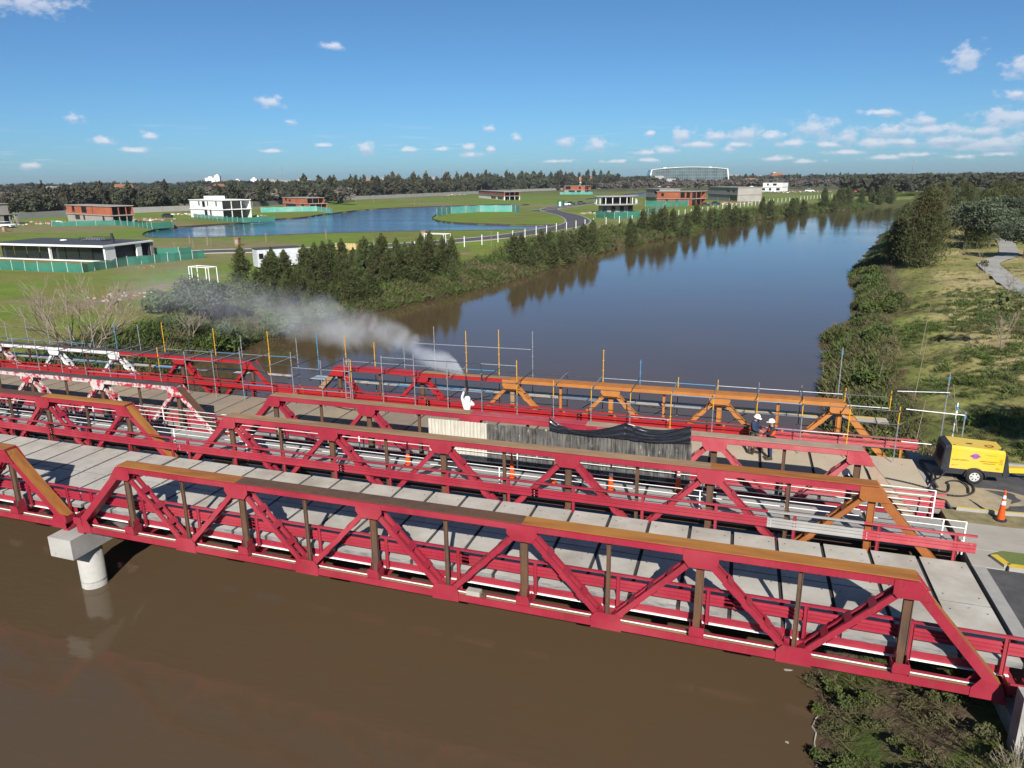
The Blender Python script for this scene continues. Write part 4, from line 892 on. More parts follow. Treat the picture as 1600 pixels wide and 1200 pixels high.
    if not hood:
        q = MB(); q.tube(h+Vector((0, -.085, -.015)), h+Vector((0, -.12, -.025)), .018, 6, r2=.008); q.build('nose', 'skin', e)
        for sx in (-1, 1):
            q = MB(); q.tube(h+Vector((sx*.032, -.083, .02)), h+Vector((sx*.032, -.092, .02)), .012, 8); q.build('eye', 'boots', e)
            q = MB(); q.lathe([(0, -.03), (.014, 0), (0, .03)], n=8); o = q.build('ear', 'skin', e); o.location = h+Vector((sx*.09, 0, 0))
        q = MB(); q.box(-.025, .025, -.094, -.084, -.052, -.042); o = q.build('mouth', 'pink_red', e); o.location = h
    return e
DZ = .92
pA = at(1176, 707, DZ); person((pA.x, pA.y, DZ-.02), R(62), dict(lw=(.1, -.34, 1.16), le=(.24, -.1, 1.16), re=(-.24, -.08, 1.14), rw=(-.1, -.34, 1.12), hd=(0, -.07, 1.6), tp=(0, -.06, 1.70), lk=(.12, -.08, .5), rk=(-.12, .04, .5), ra=(-.13, .12, .09), rt=(-.14, -.04, .04)),
       'man in a dark blue jacket, khaki trousers and white helmet looking down at his hands', ('navy', 'khaki'), helmet='helmet')
pB = at(1200, 716, DZ); person((pB.x+.05, pB.y, DZ-.02), R(-75), dict(lw=(.08, -.36, 1.2), le=(.24, -.12, 1.18), re=(-.24, -.06, 1.14), rw=(-.1, -.3, 1.06), hd=(0, -.03, 1.6), rk=(-.1, -.02, .5)),
       'worker in an orange safety vest, navy trousers and white helmet facing his colleague', ('dark_cloth', 'navy'), helmet='helmet', vest='hi_vis')
pC = tY(730, 640, 12.6)
person((pC.x, 12.6, .81), R(180), dict(lw=(.22, -.22, 1.98), le=(.32, -.14, 1.66), rw=(-.02, -.34, 1.50), re=(-.30, -.14, 1.34), hd=(0, -.05, 1.62), tp=(0, -.05, 1.72)),
       'sandblaster in white overalls and hood raising both arms towards the truss', ('white_suit', 'white_suit'), hood=True, scale=1.0)
pD = tY(1333, 745, 9.8)
person((pD.x-.05, 10.15, .90), R(-120), dict(pel=(0, .12, .62), sp=(0, .06, .82), ch=(0, -.10, .98), nk=(0, -.2, 1.08), hd=(0, -.28, 1.14), tp=(0, -.33, 1.23), ls=(.17, -.12, 1.0), rs=(-.17, -.12, 1.0), le=(.24, -.3, .78), lw=(.12, -.48, .62), re=(-.24, -.3, .76), rw=(-.1, -.5, .6), lh=(.1, .1, .6), lk=(.2, -.26, .52), la=(.16, -.02, .09), lt=(.18, -.18, .04), rh=(-.1, .1, .6), rk=(-.2, -.22, .5), ra=(-.16, .06, .09), rt=(-.18, -.1, .04)), scale=.74, label='crouching worker in a large white blasting hood and dark clothes behind the pink truss end', suit=('dark_cloth', 'dark_cloth'), hood=False, helmet=None)
q = MB(); q.lathe([(.17, -.22), (.2, -.1), (.19, .03), (.15, .12), (.08, .17), (0, .185)], n=20)
o = q.build('hood', 'white_suit', smooth=True); o.parent = bpy.data.objects['person.003']; o.location = (0, -.26, 1.16); o.rotation_euler = (R(30), 0, 0)
hb = empty('blast_hose', label='dark blasting lance and hose held up to the truss by the sandblaster', cat='hose')
a_ = Vector((pC.x-.12, 12.85, 2.9)); t_ = Vector((9.55, 14.6, 3.05)); q = MB(); q.path([a_+Vector((.2, -.3, -1.6)), a_+Vector((.1, -.25, -.6)), a_, a_.lerp(t_, .5)+Vector((0, 0, -.02)), t_], .028, 7); q.build('lance', 'hose', hb)
# ------------------------------------------------------------------ foliage building blocks
def cards(P, D, ln, wd, fold=.0):
    """leaf blades: centre P, direction D, length, width -> verts, quads"""
    n = len(P); D = D/np.linalg.norm(D, axis=1, keepdims=True); r = rng.normal(size=(n, 3)); sdv = np.cross(D, r); sdv /= np.linalg.norm(sdv, axis=1, keepdims=True)
    ln = np.asarray(ln).reshape(-1, 1)*np.ones((n, 1)); wd = np.asarray(wd).reshape(-1, 1)*np.ones((n, 1))
    a = P-D*ln/2-sdv*wd*.5; b = P-D*ln/2+sdv*wd*.5; c = P+D*ln/2+sdv*wd*.22; d = P+D*ln/2-sdv*wd*.22
    v = np.stack([a, b, c, d], 1).reshape(-1, 3); f = np.arange(4*n).reshape(n, 4); return v, f
def conifer_mesh(n, h, r, ln, wd, seed, lean=.1, rag=.5, base=.04):
    g = np.random.default_rng(seed); nb = max(14, int(n/26)); P = []; D = []
    th = g.uniform(0, 6.283, nb); t = g.uniform(0, 1, nb)**.85; 
    for k in range(nb):
        hh = base*h+t[k]*h*(1-base); rr = r*((1-t[k])**.75)*(1-rag+rag*2*g.random())*min(1, .45+t[k]*5)
        m = int(n/nb); s = g.uniform(.15, 1, m)**.7
        rise = .35+.5*t[k]; x = np.cos(th[k])*rr*s; y = np.sin(th[k])*rr*s; z = hh+rr*s*rise*.7
        sp = .10*r+.10*rr
        P.append(np.stack([x, y, np.minimum(z, h*1.02)], 1)+g.normal(size=(m, 3))*sp*[1, 1, .8]); 
        D.append(np.stack([np.full(m, np.cos(th[k])*.6), np.full(m, np.sin(th[k])*.6), np.full(m, .8)], 1)+g.normal(size=(m, 3))*.55)
    m = n//14; tz = g.uniform(.8, 1.08, m); P.append(np.stack([g.normal(size=m)*.05*r, g.normal(size=m)*.05*r, tz*h], 1)); D.append(np.stack([g.normal(size=m)*.25, g.normal(size=m)*.25, np.ones(m)], 1))
    P = np.concatenate(P); D = np.concatenate(D); P[:, 2] = np.maximum(P[:, 2], .05)
    return cards(P, D, ln*g.uniform(.6, 1.3, len(P)), wd)
def broad_mesh(n, h, r, ln, wd, seed, lobes=9, z0=.25, flat=.7):
    g = np.random.default_rng(seed); P = []; D = []
    for k in range(lobes):
        a = g.uniform(0, 6.283); rr = r*.62*math.sqrt(g.random()); c = np.array([math.cos(a)*rr, math.sin(a)*rr, h*(z0+(1-z0)*(.35+.5*g.random()*(1-.4*rr/r)))]); lr = r*g.uniform(.28, .5)
        m = n//lobes; d = g.normal(size=(m, 3)); d /= np.linalg.norm(d, axis=1, keepdims=True); q = g.uniform(.55, 1.05, (m, 1))
        P.append(c+d*lr*q*[1, 1, flat]); D.append(d*.6+g.normal(size=(m, 3))*.7)
    P = np.concatenate(P); D = np.concatenate(D); P[:, 2] = np.maximum(P[:, 2], .04)
    return cards(P, D, ln*g.uniform(.6, 1.3, len(P)), wd)
def trunk_mb(h, r, limbs=5, seed=0, spread=.5):
    q = MB(); g = random.Random(seed); q.tube((0, 0, -.3), (0, 0, h*.5), r, 7, r*.7); q.tube((0, 0, h*.5), (g.uniform(-.05, .05)*h, 0, h*.9), r*.7, 6, r*.2)
    for k in range(limbs):
        a = g.uniform(0, 6.28); z = h*g.uniform(.2, .65); q.tube((0, 0, z), (math.cos(a)*h*spread*.5, math.sin(a)*h*spread*.5, z+h*.25), r*.45, 5, r*.12)
    return q
class Kind:                       # one tree kind: shared crown and trunk meshes, copied as separate objects
    def __init__(s, name, crowns, trunk, cm, tm): s.name = name; s.cr = [np_mesh('crown', v, f, cm, link=False) for v, f in crowns]; s.tr = trunk.mesh('trunk', [tm]); s.n = 0
    def put(s, loc, sc, label, group, cat='tree', sink=.1):
        e = empty(s.name, (loc[0], loc[1], loc[2]-sink), random.uniform(0, 6.28), label=label, cat=cat, group=group); sc = sc if isinstance(sc, tuple) else (sc, sc, sc); e.scale = sc
        for nm, me in (('crown', s.cr[s.n % len(s.cr)]), ('trunk', s.tr)):
            o = bpy.data.objects.new(nm, me); C.objects.link(o); o.parent = e
        s.n += 1; return e
cas = Kind('casuarina_tree', [conifer_mesh(3400, 1, .255, .085, .020, 30+k) for k in range(4)], trunk_mb(1, .022, 6, 1, .4), 'casuarina', 'bark')
big = Kind('casuarina_tree', [conifer_mesh(17000, 1, .36, .034, .010, 50+k, rag=.45, base=.05) for k in range(2)], trunk_mb(1, .022, 9, 2, .6), 'olive_tree', 'bark')
olv = Kind('olive_green_tree', [conifer_mesh(7000, 1, .44, .045, .014, 60+k, rag=.45, base=.06) for k in range(3)], trunk_mb(1, .02, 6, 3, .5), 'olive_tree', 'bark')
gry = Kind('broadleaf_tree', [broad_mesh(5200, 1, .62, .055, .028, 70+k, 13) for k in range(3)], trunk_mb(1, .03, 7, 4, .9), 'greygreen_tree', 'bark')
bsh = Kind('shrub', [broad_mesh(900, 1, .75, .13, .06, 80+k, 9, z0=.02, flat=.75) for k in range(4)], trunk_mb(.6, .03, 5, 5, .9), 'green_bush', 'bark')
far = Kind('distant_tree', [broad_mesh(620, 1, .36, .14, .085, 90+k, 12, z0=.06, flat=.95) for k in range(5)], trunk_mb(1, .025, 5, 6, .5), 'far_tree', 'bark')
farp = Kind('distant_tree', [conifer_mesh(520, 1, .26, .15, .07, 95+k, base=.03) for k in range(3)], trunk_mb(1, .025, 5, 6, .5), 'far_tree', 'bark')
def bare_mesh(seed, n0=9, depth=4, up=.8, L=.34, r=.012):
    g = random.Random(seed); q = MB()
    def br(p, d, l, r_, k):
        e = p+d*l; q.tube(p, e, r_, 4, r_*.65, caps=False)
        if k == 0: return
        for _ in range(3 if k > 1 else 4):
            nd = (d+Vector((g.gauss(0, .38), g.gauss(0, .38), g.gauss(.12, .25)))).normalized(); br(e if _ else p.lerp(e, g.uniform(.5, 1)), nd, l*g.uniform(.55, .8), r_*.62, k-1)
    for i in range(n0):
        a = 6.283*i/n0+g.uniform(-.3, .3); d = Vector((math.cos(a)*(1-up), math.sin(a)*(1-up), up)).normalized(); br(Vector((0, 0, -.02)), d, L*g.uniform(.7, 1.1), r, depth)
    return q
# ---- left bank casuarinas, group by group
def rowtrees(kind, pa, pb, n, h0, h1, lab, grp, dep=(0, 2), jit=1.0, wide=1.0):
    a, b = at(*pa), at(*pb); d = (b-a); nrm = Vector((-d.y, d.x, 0)).normalized()
    for i in range(n):
        t = (i+random.uniform(.1, .9))/n; p = a.lerp(b, t)+nrm*random.uniform(*dep)
        h = random.uniform(h0, h1); w = wide*random.uniform(.8, 1.15); kind.put((p.x, p.y, gz(p.x, p.y)), (h*w, h*w, h), lab, grp)
rowtrees(cas, (410, 466), (735, 424), 30, 3.6, 5.3, 'dark green casuarina in the long clump on the left river bank', 'casuarinas of the long clump on the left bank', (.2, 5.5))
rowtrees(cas, (404, 472), (600, 446), 14, 2.8, 4.3, 'dark green casuarina in the long clump on the left river bank', 'casuarinas of the long clump on the left bank', (-.6, 2.5), wide=1.2)
rowtrees(cas, (500, 446), (720, 418), 16, 4.0, 5.6, 'dark green casuarina in the long clump on the left river bank', 'casuarinas of the long clump on the left bank', (1, 4))
rowtrees(cas, (826, 405), (912, 384), 12, 4.2, 5.6, 'dark casuarina in the second clump along the left bank', 'casuarinas of the second clump on the left bank', (.3, 4), wide=1.1)
rowtrees(cas, (922, 380), (948, 374), 4, 4.6, 5.6, 'dark casuarina in the small clump right of the second one', 'casuarinas of the small middle clump', (.3, 3), wide=1.2)
rowtrees(cas, (984, 368), (1006, 363), 3, 4.4, 5.6, 'small casuarina between the river and the round house', 'casuarinas below the round house', (.3, 3), wide=1.1)
rowtrees(cas, (1018, 358), (1078, 352), 8, 5.0, 6.6, 'casuarina in the trio of clumps below the round house', 'casuarinas below the round house', (.3, 4), wide=1.2)
rowtrees(cas, (1112, 345), (1175, 338), 11, 5.5, 7.4, 'casuarina in the dark clump right of the brick house', 'casuarinas right of the brick house', (.3, 6), wide=1.1)
rowtrees(cas, (1208, 332), (1228, 330), 3, 5.5, 7, 'casuarina in the far small clump on the left bank', 'far casuarinas on the left bank', (.3, 6), wide=1.1)
rowtrees(cas, (1240, 328), (1272, 325), 6, 5.5, 7, 'casuarina in the far small clump on the left bank', 'far casuarinas on the left bank', (.3, 6), wide=1.1)
rowtrees(cas, (1298, 321), (1354, 316), 11, 6, 8, 'casuarina in the far clump in front of the red brick house', 'casuarinas in front of the red brick house', (.3, 8), wide=1.1)
rowtrees(cas, (1374, 315), (1412, 312), 8, 6, 8, 'casuarina in the last clump where the river ends', 'last casuarinas on the left bank', (.3, 8), wide=1.1)
# dark round tree and bushes in the smoke at the left
p = at(330, 490, 0); gry.put((p.x, p.y, gz(p.x, p.y)), (5.6, 5.6, 5.2), 'dark round leafy tree standing in the drifting smoke on the left bank', None)
for k, (a, b, s, lab) in enumerate((((262), 500, 3.4, 'brownish bush left of the dark round tree in the smoke'), (395, 480, 3.0, 'bush at the left foot of the casuarina clump, veiled by smoke'), (430, 500, 3.0, 'grey green bush at the water edge under the smoke'), (505, 480, 2.6, 'bush below the middle of the casuarina clump'), (290, 520, 2.6, 'bush above the patched truss, left of the scaffold'), (350, 523, 2.8, 'leafy bush at the water edge left of the smoke'))):
    p = at(a, b, -1); bsh.put((p.x, p.y, gz(p.x, p.y)), s, lab, None, cat='shrub')
# bare trees
q = bare_mesh(4, 12, 4, .55, .36, .009); bt = empty('bare_tree', label='large leafless tree with many pale stems behind the white patched truss', cat='tree'); p = at(132, 545, 0); bt.location = (p.x, p.y, -1.2); bt.scale = (7.6, 7.6, 8.0)
o = q.build('branches', 'pale_bark', bt)
p = at(298, 510, 0); b2 = empty('bare_tree', (p.x, p.y, gz(p.x, p.y)), label='thin leafless sapling in the smoke left of the dark round tree', cat='tree'); b2.scale = (4.2, 4.2, 4.5); bare_mesh(9, 3, 4, .85, .35, .010).build('branches', 'pale_bark', b2)
# shrubs along both banks (individual)
g_ = random.Random(2)
for i in range(70):
    y = g_.uniform(42, 240)**1.0; x = float(xL(y))-g_.uniform(-.5, 6)-0; h = gz(x, y)
    if h < WZ+.15: continue
    s = g_.uniform(.8, 1.9); bsh.put((x, y, h), (s*1.2, s*1.2, s*.9), 'low green shrub on the weedy left river bank', 'low shrubs on the left bank', cat='shrub')
for i in range(58):
    y = g_.uniform(17, 125); x = float(xR(y))+g_.uniform(.3, 3.6); h = gz(x, y)
    if h < WZ+.1: continue
    s = g_.uniform(.6, 2.1); bsh.put((x, y, h), (s*1.15, s*1.15, s), 'dense green shrub overhanging the water on the right bank', 'shrubs along the right water edge', cat='shrub')
# ---- big trees on the right bank
p = at(1440, 414, .4); big.put((p.x, p.y, gz(p.x, p.y)), (9.6, 9.6, 10.2), 'largest casuarina on the right bank, standing over the water with a dark shaded side', None)
p = at(1418, 408, .4); big.put((p.x-1, p.y+3, gz(p.x-1, p.y+3)), (7.0, 7.0, 6.8), 'dark casuarina close behind the largest one, at the water edge', None)
for k in range(62):
    t = g_.random(); y = 112+t*250; x = float(xR(y))+5+t*4+g_.random()**1.0*(10+t*60); h = g_.uniform(6.0, 9.5); kd = olv if g_.random() < .8 else gry
    kd.put((x, y, gz(x, y)), (h*1.0, h*1.0, h), 'olive green tree in the wood along the right bank' if kd is olv else 'grey green round tree in the wood on the right bank', 'olive trees of the right bank wood' if kd is olv else 'grey green trees of the right bank wood')
for (a, b, s, hh, lab) in ((1545, 385, 9.0, 6.6, 'grey green broad tree beside the bend of the path'), (1580, 372, 9, 6.5, 'grey green tree at the right edge, behind the path'), (1600, 402, 7, 5.5, 'dark leafy tree at the right edge below the path bend'), (1510, 372, 7, 4.8, 'smaller green tree left of the path bend'), (1590, 345, 9, 7, 'tall grey green tree further up the path')):
    p = at(a, b, .6); gry.put((p.x, p.y, gz(p.x, p.y)), (s, s, hh), lab, None)
for (a, b, hh, lab) in ((1536, 432, 2.6, 'small dark sapling left of the path'), (1577, 457, 3.0, 'leafless young tree by the path'), (1565, 540, 4.2, 'slim young tree with a stake on the slope'), (1532, 402, 2.6, 'young tree in the row near the path bend'), (1510, 398, 2.2, 'youngest tree in the row near the path bend')):
    p = at(a, b, .9); e = empty('young_tree', (p.x, p.y, gz(p.x, p.y)), label=lab, cat='tree'); e.scale = (hh*.9, hh*.9, hh)
    bare_mesh(int(a), 3, 3, .8, .34, .010).build('branches', 'pale_bark', e)
    if hh != 3.0:
        v, f = broad_mesh(160, 1, .3, .08, .04, int(a), 4, z0=.5); o = np_mesh('crown', v, f, 'olive_tree', e)
# thin canes standing on the slope
for k, (a, b, hh) in enumerate(((1500, 648, 2.6), (1440, 535, 4.0), (1432, 595, 4.2), (1430, 675, 3.2), (1374, 565, 2.2))):
    p = at(a, b, .5); e = MB(); z = gz(p.x, p.y); e.tube((p.x, p.y, z), (p.x-(.5 if k == 0 else -.25), p.y, z+hh), .03, 5, .015); e.build('cane', 'pale_bark', label='thin pale cane standing on the weedy right slope', cat='cane', group='thin canes on the right slope')
# the tree outside the frame that shades the slope above the compressor
gry.put((42.4, 6.8, 1.1), (5.2, 5.2, 12.5), 'tall leafy tree on the verge that shades the slope behind the compressor', None)
# ---- weeds, reeds and grass as masses
def clump(n, r, h, ln, wd, seed):
    g = np.random.default_rng(seed); a = g.uniform(0, 6.283, n); q = r*np.sqrt(g.random(n)); P = np.stack([np.cos(a)*q, np.sin(a)*q, g.uniform(.05, 1, n)*h*(1-.5*q/r)], 1)
    D = np.stack([np.cos(a)*.6, np.sin(a)*.6, np.full(n, .8)], 1)+g.normal(size=(n, 3))*.45; return cards(P, D, ln*g.uniform(.6, 1.4, n), wd)
def scatter(name, tmpl, xy, smin, smax, mt, label, zoff=0, flat=1.0, seed=0):
    g = np.random.default_rng(seed); x, y = xy[:, 0], xy[:, 1]; z = hgt(x, y)+zoff; VV = []; FF = []; o = 0
    which = g.integers(0, len(tmpl), len(x))
    for k, (tv, tf_) in enumerate(tmpl):
        s_ = which == k; n = s_.sum()
        if not n: continue
        a = g.uniform(0, 6.283, n); sc = g.uniform(smin, smax, n); c, s = np.cos(a)*sc, np.sin(a)*sc
        X = tv[None, :, 0]*c[:, None]-tv[None, :, 1]*s[:, None]+x[s_][:, None]; Y = tv[None, :, 0]*s[:, None]+tv[None, :, 1]*c[:, None]+y[s_][:, None]; Z = tv[None, :, 2]*sc[:, None]*flat+z[s_][:, None]
        VV.append(np.stack([X, Y, Z], -1).reshape(-1, 3)); FF.append((tf_[None]+(np.arange(n)*len(tv))[:, None, None]+o).reshape(-1, 4)); o += n*len(tv)
    ob = np_mesh(name, np.concatenate(VV), np.concatenate(FF), mt); tag(ob, kind='stuff', label=label); return ob
def cand(n, x0, x1, y0, y1, f, seed):
    g = np.random.default_rng(seed); x = g.uniform(x0, x1, n); y = g.uniform(y0, y1, n); k = f(x, y) > g.random(n); return np.stack([x[k], y[k]], 1)
W1 = [clump(46, .5, .7, .30, .07, k) for k in range(4)]; W2 = [clump(34, .45, .75, .5, .03, 10+k) for k in range(4)]
inside = lambda x, y: (x > xL(y)+0)
fL = lambda x, y: sm(-.5, 1, xL(y)-x)*sm(11, 4, xL(y)-x)*sm(.35, .5, fbm(x*.3, y*.3, 71))
def lcand(n, y0, y1, w, seed, off=0.):
    g = np.random.default_rng(seed); y = g.uniform(y0, y1, n); x = xL(y)-off-w*g.random(n)**1.3+1.0; h = hgt(x, y); k = h > WZ-.05; return np.stack([x[k], y[k]], 1)
def rcand(n, y0, y1, w, seed, off=0.):
    g = np.random.default_rng(seed); y = g.uniform(y0, y1, n); x = xR(y)+off+w*g.random(n)**1.3-1.2; h = hgt(x, y); k = (h > WZ-.05); return np.stack([x[k], y[k]], 1)
scatter('bank_weeds', W1, lcand(2600, 18, 110, 9, 1), .7, 1.9, 'bank_weeds', 'thick green weeds covering the left river bank', seed=1)
scatter('bank_weeds', W1, lcand(1500, 105, 380, 12, 2), 1.2, 3.2, 'bank_weeds', 'weeds along the farther left river bank', seed=2)
scatter('dry_reeds', W2, lcand(1500, 18, 200, 5, 3), .8, 2.0, 'dry_weeds', 'dry brown reeds at the left water edge', seed=3)
scatter('bank_weeds', W1, rcand(1700, 16.5, 120, 4.5, 4), .7, 1.8, 'bank_weeds', 'green weeds at the right water edge', seed=4)
scatter('dry_reeds', W2, rcand(2300, 16.5, 120, 5.5, 5), .6, 1.5, 'dry_weeds', 'dry brush along the right water edge', seed=5)
fR = lambda x, y: (x > xR(y)+3)*sm(.36, .52, fbm(x*.25, y*.25, 77))*sm(95, 40, y)
scatter('slope_weeds', W1, cand(10500, 29, 62, 16.2, 75, fR, 6), .22, .70, 'bank_weeds', 'patches of low green weeds on the right slope', flat=.8, seed=6)
scatter('slope_weeds', W1, cand(420, 33, 48, 17, 72, lambda x, y: sm(.52, .60, fbm(x*.14, y*.14, 79)), 16), .7, 1.25, 'green_bush', 'taller dark weed clumps on the right slope', flat=.8, seed=16)
fD = lambda x, y: (x > xR(y)+2)*sm(.38, .52, fbm(x*.2+5, y*.2, 87))
scatter('dry_grass', W2, cand(6500, 29, 66, 16.2, 100, fD, 7), .25, .6, 'dry_weeds', 'dry trampled grass on the right slope', flat=.55, seed=7)
scatter('grass', W2, cand(5000, 30, 70, 16, 90, lambda x, y: (x > xR(y)+4)*.8, 8), .15, .4, 'green_grass_blades', 'short grass on the right slope', flat=.5, seed=8)
# foreground bank under the right end of the nearest bridge
def fcand(n, seed, x0=25.6, x1=31, y0=-14, y1=4.5):
    g = np.random.default_rng(seed); x = g.uniform(x0, x1, n); y = g.uniform(y0, y1, n); h = hgt(x, y); k = (h > WZ-.02)&~((x>29.6)&(y>-1.6)); return np.stack([x[k], y[k]], 1)
W4 = []
for k in range(5):
    v, f = broad_mesh(420, .5, .5, .10, .065, 300+k, 7, z0=.02, flat=.4); W4.append((v, f))
W3 = [clump(150, .5, .55, .085, .05, 30+k) for k in range(4)]
scatter('bank_weeds', W4, fcand(75, 9), .5, 1.15, 'bank_weeds', 'leafy green weeds on the near bank under the bridge end', seed=9)
scatter('bank_weeds', W4, fcand(35, 19), .5, 1.0, 'green_bush', 'darker leaf clumps on the near bank', seed=19)
scatter('bank_weeds', W3, fcand(110, 29), .3, .7, 'bank_weeds', 'small weeds on the near bank', seed=29)
scatter('dry_reeds', W2, fcand(420, 10), .35, .9, 'dry_weeds', 'dry brown stalks and brush on the near bank', flat=.4, seed=10)
tw = bare_mesh(21, 7, 3, .7, .36, .010); e = empty('bare_bush', (30.0, -1.9, -1.6), label='leafless twiggy bush against the white abutment wall', cat='shrub'); e.scale = (2.2, 2.2, 2.8); tw.build('branches', 'pale_bark', e)
# debris at the water line
for (a, b, rx, ry, mt, lab) in ((1231, 1047, .12, .05, 'litter', 'white scrap floating under the bridge'), (1315, 1112, .18, .10, 'litter', 'pale foam scrap at the water edge'), (1300, 1117, .09, .06, 'kerb_yellow', 'small yellow scrap at the water edge'), (1230, 1160, .05, .04, 'litter', 'small white scrap floating in the brown water')):
    p = at(a, b, WZ); q = MB(); q.slab(blob(p.x, p.y, rx, ry, .3, 10, .4, a), WZ-.02, WZ+.012); q.build('litter', mt, label=lab, cat='litter')
q = MB(); pts = [at(a, b, WZ+.02) for a, b in ((1300, 1105), (1287, 1112), (1275, 1122), (1269, 1135), (1275, 1145), (1272, 1160), (1275, 1180), (1276, 1198))]; q.path(pts, .028, 5); q.build('flood_hose', 'litter', label='pale twisted plastic strip lying along the water line', cat='litter')
q = MB(); q.box(-.22, .22, -.11, .11, 0, .2); q.box(.24, .40, -.08, .08, 0, .12, 1); o = q.build('light_box', ['plank', 'rust_brown'], label='small cream box left lying on the bottom chord of the nearest truss', cat='box'); o.location = tfA(tY(743, 930, .25).x, .16, .17)
#@@FAR
# ------------------------------------------------------------------ houses
def wallholes(q, x0, x1, z0, z1, y, th, holes, mi=0):
    """wall in the xz plane with real rectangular openings"""
    X = sorted({x0, x1, *[h[0] for h in holes], *[h[1] for h in holes]}); Z = sorted({z0, z1, *[h[2] for h in holes], *[h[3] for h in holes]})
    for a, b in zip(X[:-1], X[1:]):
        for c, d in zip(Z[:-1], Z[1:]):
            m_ = ((a+b)/2, (c+d)/2)
            if any(h[0] < m_[0] < h[1] and h[2] < m_[1] < h[3] for h in holes): continue
            q.box(a, b, y, y+th, c, d, mi)
def place(pl, pr, name, label, cat='house', z=0):
    a, b = at(*pl, z), at(*pr, z); e = empty(name, a, math.atan2(b.y-a.y, b.x-a.x), label=label, cat=cat); w = (b-a).length; return e, w, a
def rotwall(q, f):      # side walls: build in xz, then turn 90 degrees by f
    pass
def house(pl, pr, top_px, depth, label, storeys, walls, openf, roof='raw_concrete', slabs=True, over=.3, side_open=True, cols=True, wall2=None, upper=(0, 1), win='dark_glass', parapet=False, lower=(0, 1)):
    e, w, a = place(pl, pr, 'house', label); k = ppm((a.x, a.y, 2)); h = (pl[1]-top_px)/k*1.03; sh = h/storeys; d = depth
    for s in range(storeys):
        z0, z1 = s*sh, (s+1)*sh-.25; wm = walls if s or not wall2 else wall2; xa, xb = (lower if s == 0 else upper); xa, xb = xa*w, xb*w
        holes = [(xa+(xb-xa)*p_, xa+(xb-xa)*q_, z0+(z1-z0)*r_, z0+(z1-z0)*t_) for (ss, p_, q_, r_, t_) in openf if ss == s]
        q = MB(); wallholes(q, xa, xb, z0, z1, 0, .2, holes); q.build('wall', wm, e)
        q = MB(); wallholes(q, xa, xb, z0, z1, d-.2, .2, [(xa+.3*(xb-xa), xa+.7*(xb-xa), z0+.3, z1-.2)]); q.build('wall', wm, e)
        q = MB(); q.box(xa, xa+.2, .2, d-.2, z0, z1); q.build('wall', wm, e)
        q = MB()
        if side_open:
            for yy_ in (0.2, d*.33, d*.66, d-.4): q.box(xb-.2, xb, yy_, yy_+.25, z0, z1)
            q.build('column', wm, e); q = MB(); q.box(xb-w*.25, xb-w*.25+.15, .2, d-.2, z0, z1); q.build('inner_wall', 'raw_concrete', e)
        else: q.box(xb-.2, xb, .2, d-.2, z0, z1); q.build('wall', wm, e)
        for hl in holes:
            if hl[1]-hl[0] < w*.6 and win:
                q = MB(); q.box(hl[0], hl[1], .12, .16, hl[2], hl[3]); q.build('window', win, e)
        if slabs:
            q = MB(); q.box(xa-over, xb+over, -over, d+over*.5, z1, z1+.25); q.build('roof' if s == storeys-1 else 'floor_slab', roof, e)
    if parapet: q = MB(); q.box(.2*w, .5*w, d*.3, d*.7, h, h+1.2); q.build('roof_tank', walls, e)
    return e, w, h
O = lambda s, *r: [(s, a, b, c, d) for a, b, c, d in r]
dd1 = (at(176, 351)-at(207, 346)).length
house((107, 346), (176, 351), 321, dd1*.36, 'two storey house with orange brick upper floor and grey ground floor behind green mesh', 2, 'brick', O(1, (.13, .20, .2, .95), (.35, .48, .15, .9), (.60, .62, .1, 1))+O(0, (.18, .30, .35, .9), (.37, .42, .35, .9), (.8, .85, .3, .9)), wall2='raw_concrete')
house((-4, 352), (30, 350), 320, 9, 'bare grey concrete house shell at the left edge', 2, 'raw_concrete', O(1, (.1, .4, .05, .9))+O(0, (.35, .6, .1, .95), (.65, .9, .1, .95)), upper=(0, .62), win=None)
dd1 = (at(348, 342)-at(388, 337)).length
house((299, 339), (348, 342), 313, dd1*.47, 'white two storey house with narrow upright windows by the lake', 2, 'white_wall', O(1, (.28, .33, .35, .9), (.40, .50, .2, .9), (.56, .60, .35, .9), (.82, .87, .35, .9))+O(0, (.45, .55, .3, .95), (.62, .68, .3, .95)), roof='white_wall', parapet=True)
house((443, 325), (480, 327), 309, 9, 'red brick house shell with open right side above a turquoise mesh', 2, 'brick', O(1, (.1, .18, .4, .95), (.25, .34, .3, .7))+O(0, (.1, .5, .1, .9), (.7, .8, .2, 1)), lower=(.0, 1.1))
house((748, 309), (788, 313), 298, 10, 'far brick house shell with white ground floor arches', 2, 'brick', O(1, (.2, .4, .2, .8), (.6, .8, .2, .8))+O(0, (.5, .7, .1, .95), (.75, .95, .1, .95)), wall2='white_wall')
house((882, 303), (914, 303), 291, 10, 'far pale and orange house shell in front of the tree line', 2, 'brick', O(1, (.05, .3, .1, .9), (.7, .8, .2, .8))+O(0, (.2, .5, .1, .9), (.6, .8, .1, .9)), wall2='raw_concrete')
house((1009, 318), (1030, 320), 296, 10, 'grey concrete box house with a round opening', 2, 'raw_concrete', O(1, (.6, .85, .35, .75))+O(0, (.1, .6, .1, .9)), win='dark_glass', side_open=False)
house((1026, 321), (1080, 322), 300, 12, 'broad terracotta brick house shell behind green mesh', 2, 'brick', O(1, (.12, .2, .3, .8), (.68, .8, .1, .9), (.85, .95, .1, .9))+O(0, (.25, .33, .3, .9), (.55, .62, .3, .9)))
house((1106, 312), (1152, 315), 293, 13, 'plain grey concrete house with two slanting dark windows', 2, 'raw_concrete', O(1, (.64, .74, .3, .8), (.82, .90, .3, .8))+O(0, (.75, .98, .15, .9)), side_open=False)
